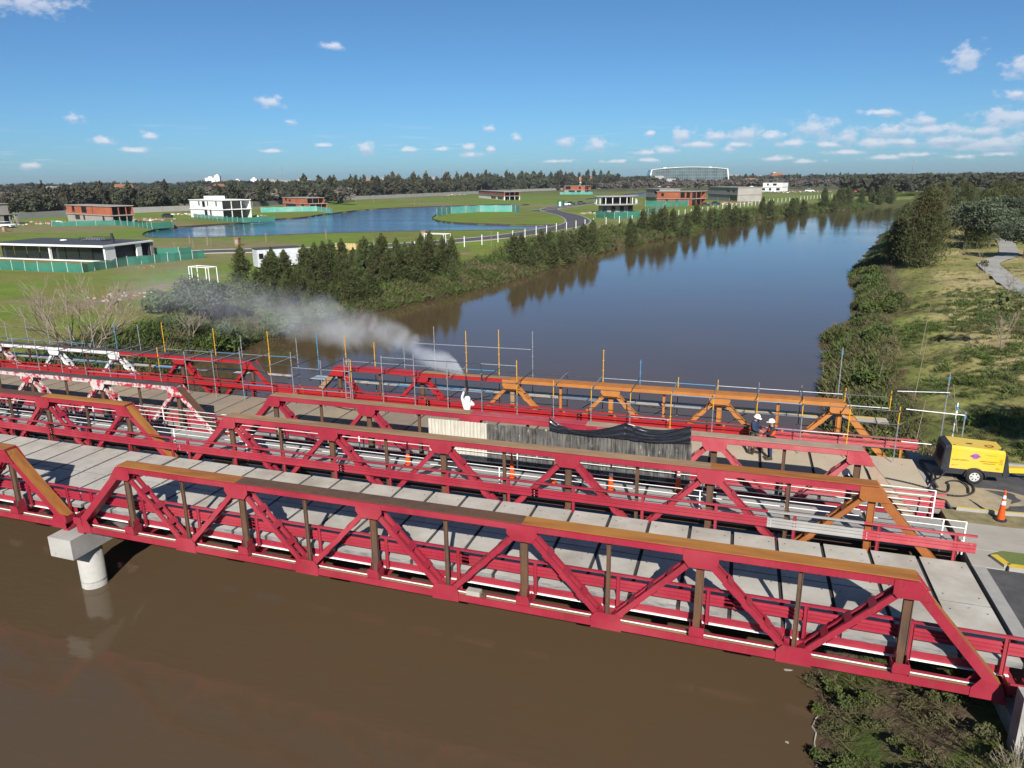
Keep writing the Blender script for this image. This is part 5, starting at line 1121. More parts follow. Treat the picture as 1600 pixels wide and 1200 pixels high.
house((1184, 299), (1222, 299), 286, 14, 'far pale house on an earth mound with dark window openings', 2, 'white_wall', O(1, (.2, .3, .3, .8), (.5, .7, .3, .8))+O(0, (.1, .3, .2, .8), (.45, .55, .2, .8), (.75, .9, .2, .8)), upper=(.2, 1), side_open=False)
house((1331, 300), (1371, 300), 283, 14, 'red brick house with a pale roof slab and dark central gap', 2, 'brick', O(1, (.05, .1, .5, .8), (.42, .55, 0, 1))+O(0, (.42, .55, 0, 1), (.8, .9, .2, .8)), roof='white_wall')
house((1439, 298), (1476, 298), 282, 13, 'white block house with small square windows and brick patches at the far bank', 2, 'white_wall', O(1, (.1, .2, .4, .75), (.4, .5, .2, .8), (.65, .72, .3, .7))+O(0, (.1, .2, .3, .8), (.35, .55, .1, .9), (.7, .8, .3, .8)), side_open=False)
house((1028, 292), (1040, 292), 283.5, 10, 'small white house in front of the glass building', 2, 'white_wall', O(1, (.2, .8, .4, .8)), side_open=False)
house((1137, 290), (1163, 291), 283, 14, 'far low brick house right of the glass building', 1, 'brick', O(0, (.2, .3, .3, .8), (.5, .6, .3, .8), (.8, .9, .3, .8)))
house((912, 295), (932, 295), 288, 14, 'far brick house beside the tree line', 1, 'brick', O(0, (.2, .35, .3, .8), (.6, .7, .3, .8)))
# round white and dark house by the river
e, w, a = place((941, 334), (1008, 332), 'house', 'round open concrete house with many columns and a flat grey roof near the river'); k = ppm((a.x, a.y, 2)); h = 26.5/k; rx, ry = w/2, w*.36
def ell(rx, ry, cx, cy, n=28): return [(cx+rx*math.cos(2*math.pi*i/n), cy+ry*math.sin(2*math.pi*i/n)) for i in range(n)]
for nm, z0, z1, s in (('floor_slab', h*.46, h*.53, 1.0), ('roof', h*.94, h*1.0, 1.0), ('floor_slab', 0, .1, .95)):
    q = MB(); q.slab(ell(rx*s, ry*s, w/2, ry), z0, z1); q.build(nm, 'raw_concrete', e)
for (x, y) in ell(rx*.92, ry*.92, w/2, ry, 18):
    q = MB(); q.box(x-.12, x+.12, y-.12, y+.12, h*.53, h*.94); q.build('column', 'white_wall', e)
for lv, z0, z1 in ((0, .1, h*.46), (1, h*.53, h*.94)):
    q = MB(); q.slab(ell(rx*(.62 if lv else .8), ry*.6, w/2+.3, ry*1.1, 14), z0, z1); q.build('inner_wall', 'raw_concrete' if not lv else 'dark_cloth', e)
for x in (.1, .3, .5, .7): q = MB(); q.box(w*x, w*x+1.4, ry*.42, ry*.5, .3, h*.40); q.build('window', 'dark_glass', e)
# low pavilion with dark roof at the left
cpt = at(166, 410); cl = at(-12, 404); cr_ = at(241, 399); ang = math.atan2(cpt.y-cl.y, cpt.x-cl.x); e = empty('pavilion', cl, ang, label='low modern pavilion with white frame, dark glass front and charcoal flat roof', cat='house'); w = (cpt-cl).length; dd_ = (cr_-cpt).length; dv = (cr_-cpt); 
lx = dv.x*math.cos(ang)+dv.y*math.sin(ang); ly = -dv.x*math.sin(ang)+dv.y*math.cos(ang); hh = 2.75
def sl(y): return lx/ly*y          # plan is slightly skewed
q = MB(); q.slab([(-.3, -.5), (w+.3, -.5), (w+lx+.3, ly), (lx-.3, ly)], hh-.28, hh, 0, 0); q.build('roof_frame', 'white_wall', e)
q = MB(); q.slab([(.3, .1), (w-.3, .1), (w+lx-.3, ly-.5), (lx+.3, ly-.5)], hh, hh+.06); q.build('roof', 'dark_roof', e)
for (xa, xb, nm, mt) in ((0, .05, 'pier', 'white_wall'), (.52, .53, 'pier', 'white_wall'), (.985, 1.0, 'pier', 'white_wall')): q = MB(); q.box(w*xa, w*xb, .1, .5, 0, hh-.28); q.build(nm, mt, e)
for k_ in range(8):
    q = MB(); q.box(w*(.06+k_*.115), w*(.06+k_*.115)+w*.108, .9, .95, .15, hh-.3); q.build('glass_panel', 'dark_glass', e)
q = MB(); q.box(0, w, .2, 1.6, 0, .14); q.build('terrace', 'white_wall', e)
for t0, t1, y_, mt in ((0, .2, .0, 'white_wall'), (.64, .74, 0, 'white_wall'), (.94, 1.0, 0, 'raw_concrete')): q = MB(); P0 = Vector((w+lx*t0, ly*t0, 0)); P1 = Vector((w+lx*t1, ly*t1, 0)); q.beam(P0+Vector((-.1, 0, (hh-.28)/2)), P1+Vector((-.1, 0, (hh-.28)/2)), .3, hh-.28); q.build('wall', mt, e)
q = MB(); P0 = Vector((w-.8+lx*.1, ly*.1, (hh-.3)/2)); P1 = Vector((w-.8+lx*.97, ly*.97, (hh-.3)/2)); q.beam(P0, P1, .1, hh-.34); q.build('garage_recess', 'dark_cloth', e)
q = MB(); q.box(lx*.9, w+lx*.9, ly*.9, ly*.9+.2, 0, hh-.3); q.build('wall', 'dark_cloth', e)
q = MB(); q.box(w*.52, w*.72, ly*.55, ly*.8, hh+.06, hh+.2); 
for k_ in range(14):
    for yy_ in (ly*.55, ly*.8): q.box(w*.52+w*.2*k_/14, w*.52+w*.2*k_/14+.12, yy_, yy_+.05, hh+.2, hh+.75)
q.box(w*.55, w*.68, ly*.6, ly*.7, hh+.2, hh+.6, 1); q.build('roof_plant', ['compressor_black', 'galvanised'], e)
q = MB(); q.tube((w*.93+lx*.3, ly*.35, hh), (w*.93+lx*.3-.15, ly*.35, hh+1.7), .22, 8); q.build('chimney', 'compressor_black', e)
for x_ in (.24, .42): q = MB(); q.lathe([(.6, hh+.06), (.5, hh+.2), (0, hh+.25)], w*x_+3, ly*.6, 12); q.build('skylight', 'white_wall', e)
# great glass building on the horizon
e, w, a = place((1012, 291), (1139, 289.5), 'glass_building', 'long glass office building with slanting white framed ends and curved roof on the horizon', 'office building'); k = ppm((a.x, a.y, 10)); h = 27.5/k; d = 40
prof = lambda s: h*(1.02-.12*(2*s-1)**2)
n = 40; inset = w*.05
top = [(inset*.9+(w-inset*1.5)*i/n, prof(i/n)) for i in range(n+1)]
q = MB(); q.prism([(0, h*.16), (w, h*.16)]+top[::-1], 0, d); q.build('glass_front', 'facade_glass', e)
q = MB()
for (x, z), (x2, z2) in zip(top[:-1], top[1:]): q.beam((x, -.4, z), (x2, -.4, z2), 1.5, h*.025)
q.beam((0, -.4, 0), (top[0][0], -.4, top[0][1]), 1.6, h*.03, up=(0, 1, 0)); q.beam((w, -.4, 0), (top[-1][0], -.4, top[-1][1]), 1.6, h*.03, up=(0, 1, 0)); q.beam((0, -.4, h*.16), (w, -.4, h*.16), 1.4, h*.03); q.build('white_frame', 'white_wall', e)
for j in range(1, 5):
    q = MB(); z = h*(.16+.165*j); q.box(w*.03, w*.97, -.25, -.05, z, z+.25); q.build('floor_line', 'galvanised', e)
q = MB()
for i in range(1, 46):
    x = w*i/46; zt2 = prof((x-inset)/(w-1.5*inset))
    q.box(x-.12, x+.12, -.2, -.02, h*.16, zt2-.6)
o = q.build('mullions', 'galvanised', e, kind='stuff')
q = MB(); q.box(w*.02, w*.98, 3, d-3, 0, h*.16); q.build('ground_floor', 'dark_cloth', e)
for i in range(22): q = MB(); q.box(w*(.03+.044*i), w*(.03+.044*i)+1.0, 0, 1, 0, h*.16); q.build('column', 'raw_concrete', e)
for i in range(5): q = MB(); q.box(w*(.2+.14*i), w*(.2+.14*i)+5, 12, 20, h*.93, h*1.03); q.build('roof_plant', 'white_wall', e)
# far low white sheds and houses of the town
for (a_, b_, w_, h_, mt, lab) in ((1268, 287, 30, 6, 'white_wall', 'far curved shed roof beyond the fields'), (1555, 279, 26, 7, 'white_wall', 'white roofed house behind the right wood'), (1580, 277, 30, 8, 'white_wall', 'white building at the right edge of the horizon'), (190, 300, 14, 5, 'terracotta', 'terracotta roof among the left trees')):
    p = at(a_, b_, 0); e = empty('house', p, R(-15), label=lab, cat='house'); q = MB(); q.box(-w_/2, w_/2, 0, 10, 0, h_*.7); q.build('wall', 'white_wall', e)
    q = MB(); q.prism([(-w_/2-.5, h_*.7), (w_/2+.5, h_*.7), (w_*.3, h_), (-w_*.3, h_)], -.5, 10.5); q.build('roof', mt if mt == 'terracotta' else 'galvanised', e)
    for x_ in (-.3, 0, .25): q = MB(); q.box(w_*x_, w_*x_+1.4, -.03, -.005, h_*.2, h_*.5); q.build('window', 'dark_glass', e)
g_ = random.Random(8)
hm = []
for mt in ('white_wall', 'terracotta', 'grey_wall'):
    q = MB(); q.box(-.5, .5, -.4, .4, 0, .6); a_ = q.mesh('wall', [('white_wall' if mt != 'grey_wall' else 'grey_wall')]); q = MB(); q.prism([(-.55, .6), (.55, .6), (.3, .95), (-.3, .95)], -.45, .45); b_ = q.mesh('roof', [mt if mt != 'white_wall' else 'raw_concrete']); hm.append((a_, b_))
for i in range(85):
    yv = g_.uniform(-.95, .5); dist = g_.uniform(520, 2200); az2 = YAW+yv*.75; x, y = CAM[0]+math.sin(az2)*dist, CAM[1]+math.cos(az2)*dist
    if dist < 900 and az2 > YAW-.35: dist += 700; x, y = CAM[0]+math.sin(az2)*dist, CAM[1]+math.cos(az2)*dist
    s = g_.uniform(8, 15)*(1+dist/2500); e = empty('distant_house', (x, y, 0), g_.uniform(0, 3), label='tiny pale house of the town among the far trees', cat='house', group='houses of the town on the horizon'); e.scale = (s, s, s*.8)
    for nm, me in zip(('wall', 'roof'), hm[i % 3]): o = bpy.data.objects.new(nm, me); C.objects.link(o); o.parent = e
# ------------------------------------------------------------------ mesh fences, walls, posts, roads of the estate
def mesh_fence(px, hgt_, mt, label, step=3.0):
    e = empty('mesh_fence', label=label, cat='fence'); pts = [at(*p_) for p_ in px]
    for a, b in zip(pts[:-1], pts[1:]):
        n = max(1, int((b-a).length/step)); 
        for i in range(n):
            p_, q_ = a.lerp(b, i/n), a.lerp(b, (i+1)/n); sg = random.uniform(.0, .25); d_ = (q_-p_); nr = Vector((-d_.y, d_.x, 0)).normalized()*random.uniform(-.15, .15)
            m_ = (p_+q_)/2+nr; q = MB(); q.add([p_, m_, q_, q_+Vector((0, 0, hgt_)), m_+Vector((0, 0, hgt_-sg)), p_+Vector((0, 0, hgt_))], [(0, 1, 4, 5), (1, 2, 3, 4)]); q.build('mesh_panel', mt, e)
            q = MB(); q.tube(p_+Vector((0, 0, 0)), p_+Vector((random.uniform(-.1, .1), 0, hgt_+.12)), .03, 5); q.build('post', 'white_wall', e)
    return e
mesh_fence([(-30, 416), (0, 421), (60, 424), (130, 426), (200, 415), (320, 403)], 1.4, 'green_mesh', 'long green mesh fence in front of the dark roofed pavilion', 2.2)
mesh_fence([(242, 398), (280, 398), (300, 396)], 1.3, 'green_mesh', 'short green mesh fence behind the pavilion, towards the road')
mesh_fence([(81, 354), (120, 353), (180, 352), (210, 354), (238, 358)], 1.6, 'green_mesh', 'green mesh fence in front of the orange brick house', 4)
mesh_fence([(238, 358), (271, 356), (268, 352)], 1.8, 'green_mesh', 'green mesh corner by the left tip of the lake', 4)
mesh_fence([(303, 341), (340, 345), (380, 348), (430, 346)], 1.7, 'green_mesh', 'green mesh fence in front of the white house by the lake', 4)
mesh_fence([(408, 332), (450, 331), (495, 330), (520, 334)], 2.2, 'turquoise_mesh', 'turquoise mesh fence in front of the red brick shell', 5)
mesh_fence([(683, 338), (705, 334), (750, 331), (800, 331), (812, 333)], 2.6, 'turquoise_mesh', 'faded turquoise mesh fence on the grassy peninsula', 6)
mesh_fence([(930, 340), (960, 342), (1000, 340), (1020, 335), (1040, 328)], 2.2, 'green_mesh', 'green mesh fence in front of the round house', 4)
mesh_fence([(1008, 323), (1040, 323), (1075, 322), (1090, 318)], 2.6, 'green_mesh', 'green mesh fence in front of the terracotta brick shell', 5)
mesh_fence([(875, 304), (926, 304)], 2.0, 'turquoise_mesh', 'short turquoise mesh by the far orange house', 8)
def wall_run(px, h_, mt, label, step, name='boundary_wall'):
    e = empty(name, label=label, cat='wall'); pts = [at(*p_) for p_ in px]
    for a, b in zip(pts[:-1], pts[1:]):
        n = max(1, int((b-a).length/step))
        for i in range(n):
            p_, q_ = a.lerp(b, i/n), a.lerp(b, (i+1)/n); q = MB(); q.beam(p_+Vector((0, 0, h_/2)), q_+Vector((0, 0, h_/2)), .15, h_); q.beam(p_, p_+Vector((0, 0, h_+.15)), .3, .3, up=(1, 0, 0)); q.build('wall_panel', mt, e)
wall_run([(24, 343), (105, 338), (205, 333), (300, 329), (395, 323), (495, 315), (640, 308), (800, 300), (880, 297)], 2.4, 'grey_wall', 'long pale concrete wall running in front of the tree line', 14)
def posts(px, n, h_, label, group=None):
    e = empty('post_fence', label=label, cat='fence'); pts = [at(*p_) for p_ in px]; L_ = [(b-a).length for a, b in zip(pts[:-1], pts[1:])]; T_ = sum(L_); me = None; last = None
    for i in range(n):
        s = T_*i/(n-1)*.999; k = 0
        while s > L_[k]: s -= L_[k]; k += 1
        p_ = pts[k].lerp(pts[k+1], s/L_[k]); z = gz(p_.x, p_.y)
        if me is None: q = MB(); q.box(-.07, .07, -.07, .07, -.2, h_); me = q.mesh('post', ['white_wall'])
        o = bpy.data.objects.new('post', me); C.objects.link(o); o.parent = e; o.location = (p_.x, p_.y, z)
        P = Vector((p_.x, p_.y, z+h_*.9))
        if last: q = MB(); q.tube(last, P, .012, 3); q.tube(last-Vector((0, 0, .5)), P-Vector((0, 0, .5)), .012, 3); q.build('wire', 'galvanised', e)
        last = P
posts([(600, 398), (700, 390), (760, 381), (805, 374), (870, 362), (930, 352), (1000, 346), (1100, 332), (1200, 318), (1300, 308)], 62, 2.0, 'row of white posts with wire between the estate and the river')
def ribbon(name, px, w_, z, mt, edge=None):
    pts = [at(a, b, z) for a, b in px]; out = []
    for i in range(len(pts)-1):
        p_ = [pts[max(i-1, 0)], pts[i], pts[i+1], pts[min(i+2, len(pts)-1)]]
        for k in range(6): t = k/6; out.append(.5*((2*p_[1])+(-p_[0]+p_[2])*t+(2*p_[0]-5*p_[1]+4*p_[2]-p_[3])*t*t+(-p_[0]+3*p_[1]-3*p_[2]+p_[3])*t**3))
    out.append(pts[-1]); Ls, Rs, L2, R2 = [], [], [], []
    if name == 'footpath':
        for v in out: v.z = gz(v.x, v.y)+.12
    for i, p_ in enumerate(out):
        d_ = (out[min(i+1, len(out)-1)]-out[max(i-1, 0)]); d_.z = 0; nr = Vector((-d_.y, d_.x, 0)).normalized(); Ls.append(p_+nr*w_/2); Rs.append(p_-nr*w_/2); L2.append(p_+nr*(w_/2+.45)); R2.append(p_-nr*(w_/2+.45))
    n = len(out); q = MB(); q.add([*Ls, *Rs], [(i, i+n, i+n+1, i+1) for i in range(n-1)]); q.build(name, mt, kind='structure')
    if edge:
        up = Vector((0, 0, .1))
        for A_, B_ in ((L2, Ls), (Rs, R2)):
            q = MB(); q.add([*[v+up for v in A_], *[v+up for v in B_], *[v-up for v in A_], *[v-up for v in B_]], [f_ for i in range(n-1) for f_ in ((i, i+n, i+n+1, i+1), (i, i+1, i+1+2*n, i+2*n), (i+n, i+3*n, i+3*n+1, i+n+1))]); q.build('kerb', edge, kind='structure')
ribbon('road', [(255, 398), (330, 393), (430, 391), (520, 388), (640, 382), (740, 374), (800, 368), (850, 360), (893, 352), (903, 345), (890, 337), (866, 331), (858, 327), (872, 323), (900, 321)], 7.0, .05, 'asphalt', 'sidewalk')
ribbon('road', [(832, 330), (858, 326.5), (880, 324), (930, 316)], 6, .045, 'asphalt', 'sidewalk')
ribbon('footpath', [(1640, 470), (1600, 452), (1570, 430), (1545, 408), (1575, 396), (1572, 376), (1560, 362)], 2.6, .75, 'walk_concrete')
# goals, containers, piles
def goal(px, label, s=1.0):
    p_ = at(*px); e = empty('goal_frame', p_, R(-8), label=label, cat='goal'); L_ = []
    w_, h_, d_ = 3.1*s, 2.0*s, 1.1*s
    for a, b in (((0, 0, 0), (0, 0, h_)), ((w_, 0, 0), (w_, 0, h_)), ((0, 0, h_), (w_, 0, h_)), ((0, d_, 0), (0, d_, h_)), ((w_, d_, 0), (w_, d_, h_)), ((0, d_, h_), (w_, d_, h_)), ((0, 0, h_), (0, d_, h_)), ((w_, 0, h_), (w_, d_, h_)), ((.5, 0, 0), (.5, 0, h_)), ((w_-.5, 0, 0), (w_-.5, 0, h_))):
        q = MB(); q.tube(a, b, .06, 6); q.build('bar', 'white_wall', e)
    q = MB(); q.box(-.6, w_+.4, -.3, d_, -.05, .1); q.build('base', 'dark_joint', e)
goal((298, 445), 'white metal goal frame on a dark base left of the casuarinas', 1.15)
goal((664, 391), 'pair of white goal frames by the estate road above the casuarinas', 1.5)
pa, pb = at(404, 421), at(472, 416); e = empty('site_container', pa, math.atan2(pb.y-pa.y, pb.x-pa.x), label='white site office container with one window behind the casuarinas', cat='container'); w = (pb-pa).length
q = MB(); q.box(0, w, 0, 2.6, .3, 2.9)
for i in range(int(w/.3)): q.box(i*.3, i*.3+.1, -.03, 0, .35, 2.8)
q.build('body', 'container_white', e); q = MB(); q.box(-.1, w+.1, -.1, 2.7, 2.9, 3.0); q.build('roof', 'dark_roof', e); q = MB(); q.box(.25, .9, -.045, -.032, 1.5, 2.3); q.build('window', 'dark_glass', e); q = MB(); q.box(1.4, 2.2, -.045, -.032, .4, 2.3); q.build('door', 'white_wall', e)
for (a_, b_, sx, sz, mt, lab) in ((472, 415, 1.2, 2.3, 'green_plastic', 'green site toilet cabin right of the white container'), (512, 408, 1.3, 1.1, 'red_plastic', 'red plastic tank behind the casuarina tops'), (530, 406, .9, 1.1, 'red_plastic', 'smaller red tank right of the first one')):
    p_ = at(a_, b_); e = empty('site_tank' if 'tank' in lab else 'toilet_cabin', p_, 0, label=lab, cat='tank' if 'tank' in lab else 'cabin')
    q = MB(); 
    if 'tank' in lab: q.lathe([(0, 0), (sx*.5, 0), (sx*.55, sz*.2), (sx*.55, sz*.8), (sx*.4, sz), (0, sz*1.05)], n=14)
    else: q.box(0, sx, 0, sx, 0, sz)
    q.build('body', mt, e); q = MB(); q.box(.1*sx, .5*sx, -.02 if 'tank' not in lab else -.6*sx, .1, sz*.15, sz*.8) if 'tank' not in lab else q.tube((0, 0, sz), (0, 0, sz*1.15), .2, 8); q.build('door' if 'tank' not in lab else 'lid', 'white_wall' if 'tank' not in lab else mt, e)
g_ = random.Random(31)
for i, (a_, b_) in enumerate(((552, 405), (562, 404), (571, 404), (580, 403), (590, 402), (600, 401), (608, 400))):
    p_ = at(a_, b_); q = MB(); s = g_.uniform(.8, 1.2); q.lathe([(0, 0), (.5*s, .05), (.6*s, .4*s), (.45*s, .85*s), (.12*s, 1.0*s), (.2*s, 1.15*s)], n=9); o = q.build('bulk_bag', 'container_white' if i % 3 else 'dark_joint', smooth=True, label='white bulk bag in the row behind the casuarinas' if i % 3 else 'dark sack in the row of bulk bags behind the casuarinas', cat='bag', group='bulk bags behind the casuarinas' if i % 3 else 'dark sacks among the bulk bags'); o.location = p_
p_ = at(545, 390); q = MB(); q.box(-2.2, 2.2, -1, 1, 0, 1.0); 
for k_ in range(8): q.box(-2.2+k_*.55, -1.8+k_*.55, -1.05, -1.0, .05, 1.3)
o = q.build('skip_container', 'yellow_plank', label='open orange wooden crate stack on the estate road', cat='crate'); o.location = p_
for (a_, b_, lab) in ((372, 384, 'small brown brick pillar on the grass below the lake'), (663, 372, 'brick pillar on the grass beside the road'), (8, 362, 'brown pillar at the left edge of the lawn')):
    p_ = at(a_, b_); q = MB(); q.box(-.5, .5, -.4, .4, 0, 1.5); q.box(-.6, .6, -.5, .5, 1.5, 1.65); q.box(-.35, .35, -.42, -.4, .4, 1.2, 1); o = q.build('meter_pillar', ['rust_tan', 'raw_concrete'], label=lab, cat='pillar'); o.location = p_
p_ = at(532, 317); q = MB(); q.box(-1.5, 1.5, -1, 1, 0, 2.2); q.box(-1.6, 1.6, -1.1, 1.1, 2.2, 2.35); q.box(-.3, .4, -1.03, -1.0, 0, 1.9, 1); o = q.build('site_hut', ['green_plastic', 'white_wall'], label='small green hut on the far lawn beyond the lake', cat='hut'); o.location = p_
p_ = at(876, 322); o2 = empty('site_hut', p_, label='small green hut by the loop of the estate road', cat='hut'); q = MB(); q.box(-1.6, 1.6, -1, 1, 0, 2.6); q.build('wall', 'green_plastic', o2); q = MB(); q.box(-.5, .5, -1.03, -1.0, 0, 2.0); q.build('door', 'white_wall', o2)
def car(px, rz, mt, label, s=1.0):
    p_ = at(*px); e = empty('parked_car', p_, rz, label=label, cat='car'); e.scale = (s, s, s)
    q = MB(); q.prism([(-2.1, .35), (2.1, .35), (2.15, .75), (1.9, .95), (1.1, 1.0), (-1.9, 1.0), (-2.15, .8)], -.85, .85); q.build('body', mt, e)
    q = MB(); q.prism([(-1.6, 1.0), (1.0, 1.0), (.45, 1.5), (-1.2, 1.5)], -.75, .75); q.build('windows', 'dark_glass', e)
    q = MB(); q.prism([(-1.25, 1.5), (.5, 1.5), (.4, 1.56), (-1.15, 1.56)], -.72, .72); q.build('roof', mt, e)
    for x in (-1.35, 1.35):
        for y in (-.88, .72): q = MB(); q.tube((x, y, .34), (x, y+.16, .34), .34, 12); q.build('wheel', 'rubber', e)
car((10, 356), R(10), 'white_wall', 'white car parked by the concrete shell at the left edge', 1.2); car((262, 340), R(0), 'compressor_black', 'dark car on the dirt between the brick house and the white house')
car((892, 320), R(5), 'compressor_black', 'dark van parked by the road loop'); car((908, 319), R(0), 'dark_roof', 'second dark car beside the van at the road loop'); car((885, 321), R(0), 'white_wall', 'white car beside the green hut')
car((1102, 322), R(0), 'compressor_black', 'dark car right of the terracotta shell'); car((1118, 320), R(0), 'navy', 'navy car right of the dark one'); car((1265, 300), R(0), 'white_wall', 'white truck on the far field', 1.6)
# saplings, rubble and pallets on the building plots
g_ = random.Random(77); q = MB(); q.tube((0, 0, 0), (.05, 0, 2.2), .05, 4, .02); q.tube((0, 0, 1.2), (.35, .1, 2.0), .03, 3, .01); q.tube((0, 0, 1.3), (-.3, -.1, 2.1), .03, 3, .01); q.box(-.16, -.08, -.04, .04, 0, 1.5); sap = q.mesh('sapling', ['pale_bark'])
for i in range(64):
    a_, b_ = g_.uniform(250, 1180), g_.choice([g_.uniform(300, 336), g_.uniform(374, 392), g_.uniform(300, 325)]); p_ = at(a_, b_)
    if p_.x > float(xL(p_.y))-4: continue
    if float(sdist(lake, np.array([p_.x]), np.array([p_.y]))[0]) < 3 or float(sdist(lake2, np.array([p_.x]), np.array([p_.y]))[0]) < 3: continue
    o = bpy.data.objects.new('staked_sapling', sap); C.objects.link(o); o.location = p_; o.rotation_euler = (0, 0, g_.uniform(0, 6)); s_ = g_.uniform(.8, 1.4); o.scale = (s_,)*3; tag(o, label='thin staked sapling on the green lawns of the estate', cat='sapling', group='staked saplings on the estate lawns')
def rubble(px, n, spread, label):
    p_ = at(*px); q = MB()
    for i in range(n):
        a, r = g_.uniform(0, 6.28), spread*math.sqrt(g_.random()); x, y = p_.x+r*math.cos(a), p_.y+r*math.sin(a); s_ = g_.uniform(.15, .7); z = gz(x, y)
        s_ *= .35 if spread < 5 else 1; q.beam((x-s_, y, z+s_*.3), (x+s_, y+g_.uniform(-.4, .4)*s_, z+s_*.4), s_*g_.uniform(.6, 1.4), s_*.7, mi=g_.choice([0, 0, 1, 2, 3] if spread > 5 else [0, 0, 0, 1, 2]))
    q.build('building_rubble', ['raw_concrete', 'plank', 'brick', 'white_wall'], kind='stuff', label=label)
for px, n, sp_, lab in (((232, 344), 40, 9, 'building rubble beside the orange brick house'), ((60, 349), 50, 12, 'rubble and pallets between the grey shell and the brick house'), ((285, 336), 40, 9, 'rubble left of the white house'), ((395, 338), 30, 6, 'rubble right of the white house'), ((925, 334), 30, 5, 'rubble left of the round house'), ((1120, 318), 60, 16, 'rubble by the terracotta shell'), ((1240, 300), 60, 30, 'earth and rubble on the far plots'), ((1390, 299), 90, 34, 'scattered building material near the far red house'), ((700, 305), 50, 16, 'material left of the far brick shell'), ((190, 463), 60, 3.5, 'stones and broken bricks along the dirt track'), ((225, 418), 6, 2, 'white planks lying on the lawn')): rubble(px, n, sp_, lab)
# ------------------------------------------------------------------ tree lines
def behind(pa, pb, n, off, h0, h1, kinds, lab, grp, sp=6):
    a, b = at(*pa), at(*pb); d = (b-a); nr = Vector((-d.y, d.x, 0)).normalized()
    for i in range(n):
        t = (i+random.uniform(0, 1))/n; p_ = a.lerp(b, t)+nr*random.uniform(*off); h = random.uniform(h0, h1); kd = random.choice(kinds); w_ = random.uniform(.8, 1.2); kd.put((p_.x, p_.y, 0), (h*w_, h*w_, h), lab, grp)
LB_, GR_ = 'dark tree in the line behind the long pale wall', 'trees in the line behind the long wall'
behind((-60, 346), (105, 338), 17, (6, 14), 9, 12, [far, farp, far], LB_, GR_); behind((105, 338), (300, 329), 34, (5, 20), 8.5, 13, [far, farp], LB_, GR_)
behind((300, 329), (495, 315), 40, (5, 22), 9, 13, [far, farp], LB_, GR_); behind((495, 315), (640, 308), 46, (5, 22), 12, 16, [far, farp, farp], LB_, GR_); behind((640, 308), (800, 300), 60, (6, 30), 13, 18, [farp, far], LB_, GR_)
behind((800, 300), (1010, 293.5), 70, (10, 60), 15, 21, [farp, far], 'dark tree in the far line left of the glass building', 'trees left of the glass building')
behind((1140, 289), (1420, 285), 80, (40, 160), 10, 16, [farp, far], 'dark tree on the horizon right of the glass building', 'trees right of the glass building')
# bare brown wood and the far green wood as masses
FT = [broad_mesh(90, 1, .42, .30, .16, 200+k, 8, z0=.1, flat=.9) for k in range(6)]
def farwood(n, d0, d1, a0, a1, h0, h1, mt, seed, label):
    g = np.random.default_rng(seed); az2 = YAW+g.uniform(a0, a1, n); dist = d0*(d1/d0)**g.random(n); x = CAM[0]+np.sin(az2)*dist; y = CAM[1]+np.cos(az2)*dist; VV = []; FF = []; o = 0
    for k, (tv, tf_) in enumerate(FT):
        s_ = np.arange(n) % len(FT) == k; m_ = s_.sum(); sc = g.uniform(h0, h1, m_); a = g.uniform(0, 6.283, m_); c, s = np.cos(a)*sc*1.25, np.sin(a)*sc*1.25
        X = tv[None, :, 0]*c[:, None]-tv[None, :, 1]*s[:, None]+x[s_][:, None]; Y = tv[None, :, 0]*s[:, None]+tv[None, :, 1]*c[:, None]+y[s_][:, None]; Z = tv[None, :, 2]*sc[:, None]+0*X
        VV.append(np.stack([X, Y, Z], -1).reshape(-1, 3)); FF.append((tf_[None]+(np.arange(m_)*len(tv))[:, None, None]+o).reshape(-1, 4)); o += m_*len(tv)
    ob = np_mesh('far_wood', np.concatenate(VV), np.concatenate(FF), mt); tag(ob, kind='stuff', label=label)
farwood(900, 430, 1500, -.72, -.22, 6, 11, 'far_tree', 1, 'wooded suburb beyond the wall at the left')
farwood(420, 420, 1300, -.72, -.2, 6, 10, 'bare_wood', 2, 'leafless brown wood beyond the wall')
farwood(1500, 1000, 4200, -.75, .2, 11, 17, 'far_tree', 3, 'far-off dark wood along the horizon')
farwood(1500, 1150, 4200, .1, .75, 10, 16, 'far_tree', 4, 'far-off dark wood along the right horizon')
farwood(420, 760, 1250, .12, .62, 6, 11, 'bare_wood', 5, 'leafless brown wood on the right horizon')
farwood(700, 500, 1100, .42, .75, 9, 14, 'far_tree', 6, 'wood behind the right bank')
for (a_, h_) in ((442, 45), (1423, 40), (690, 35)):
    p_ = at(a_, 286, 0); d_ = Vector((p_.x-CAM[0], p_.y-CAM[1], 0)).normalized()*1500; q = MB(); q.tube((CAM[0]+d_.x, CAM[1]+d_.y, 0), (CAM[0]+d_.x, CAM[1]+d_.y, h_), .5, 4, .2)
    for z_ in (.6, .75, .9): q.box(CAM[0]+d_.x-1.5, CAM[0]+d_.x+1.5, CAM[1]+d_.y-.5, CAM[1]+d_.y+.5, h_*z_, h_*z_+.6)
    q.build('radio_mast', 'galvanised', label='thin radio mast rising over the horizon', cat='mast', group='radio masts on the horizon')
for (a_, w_, h_) in ((330, 22, 24), (341, 12, 29), (372, 16, 18), (398, 14, 21), (1208, 14, 18)):
    p_ = at(a_, 286, 0); d_ = Vector((p_.x-CAM[0], p_.y-CAM[1], 0)).normalized()*1900; e = empty('tower_block', (CAM[0]+d_.x, CAM[1]+d_.y, 0), .4, label='small pale tower block on the horizon', cat='building', group='tower blocks on the horizon'); q = MB(); q.box(-w_/2, w_/2, -6, 6, 0, h_); q.build('wall', 'white_wall', e); q = MB(); q.box(-w_*.2, w_*.2, -3, 3, h_, h_+3); q.build('roof_room', 'white_wall', e)
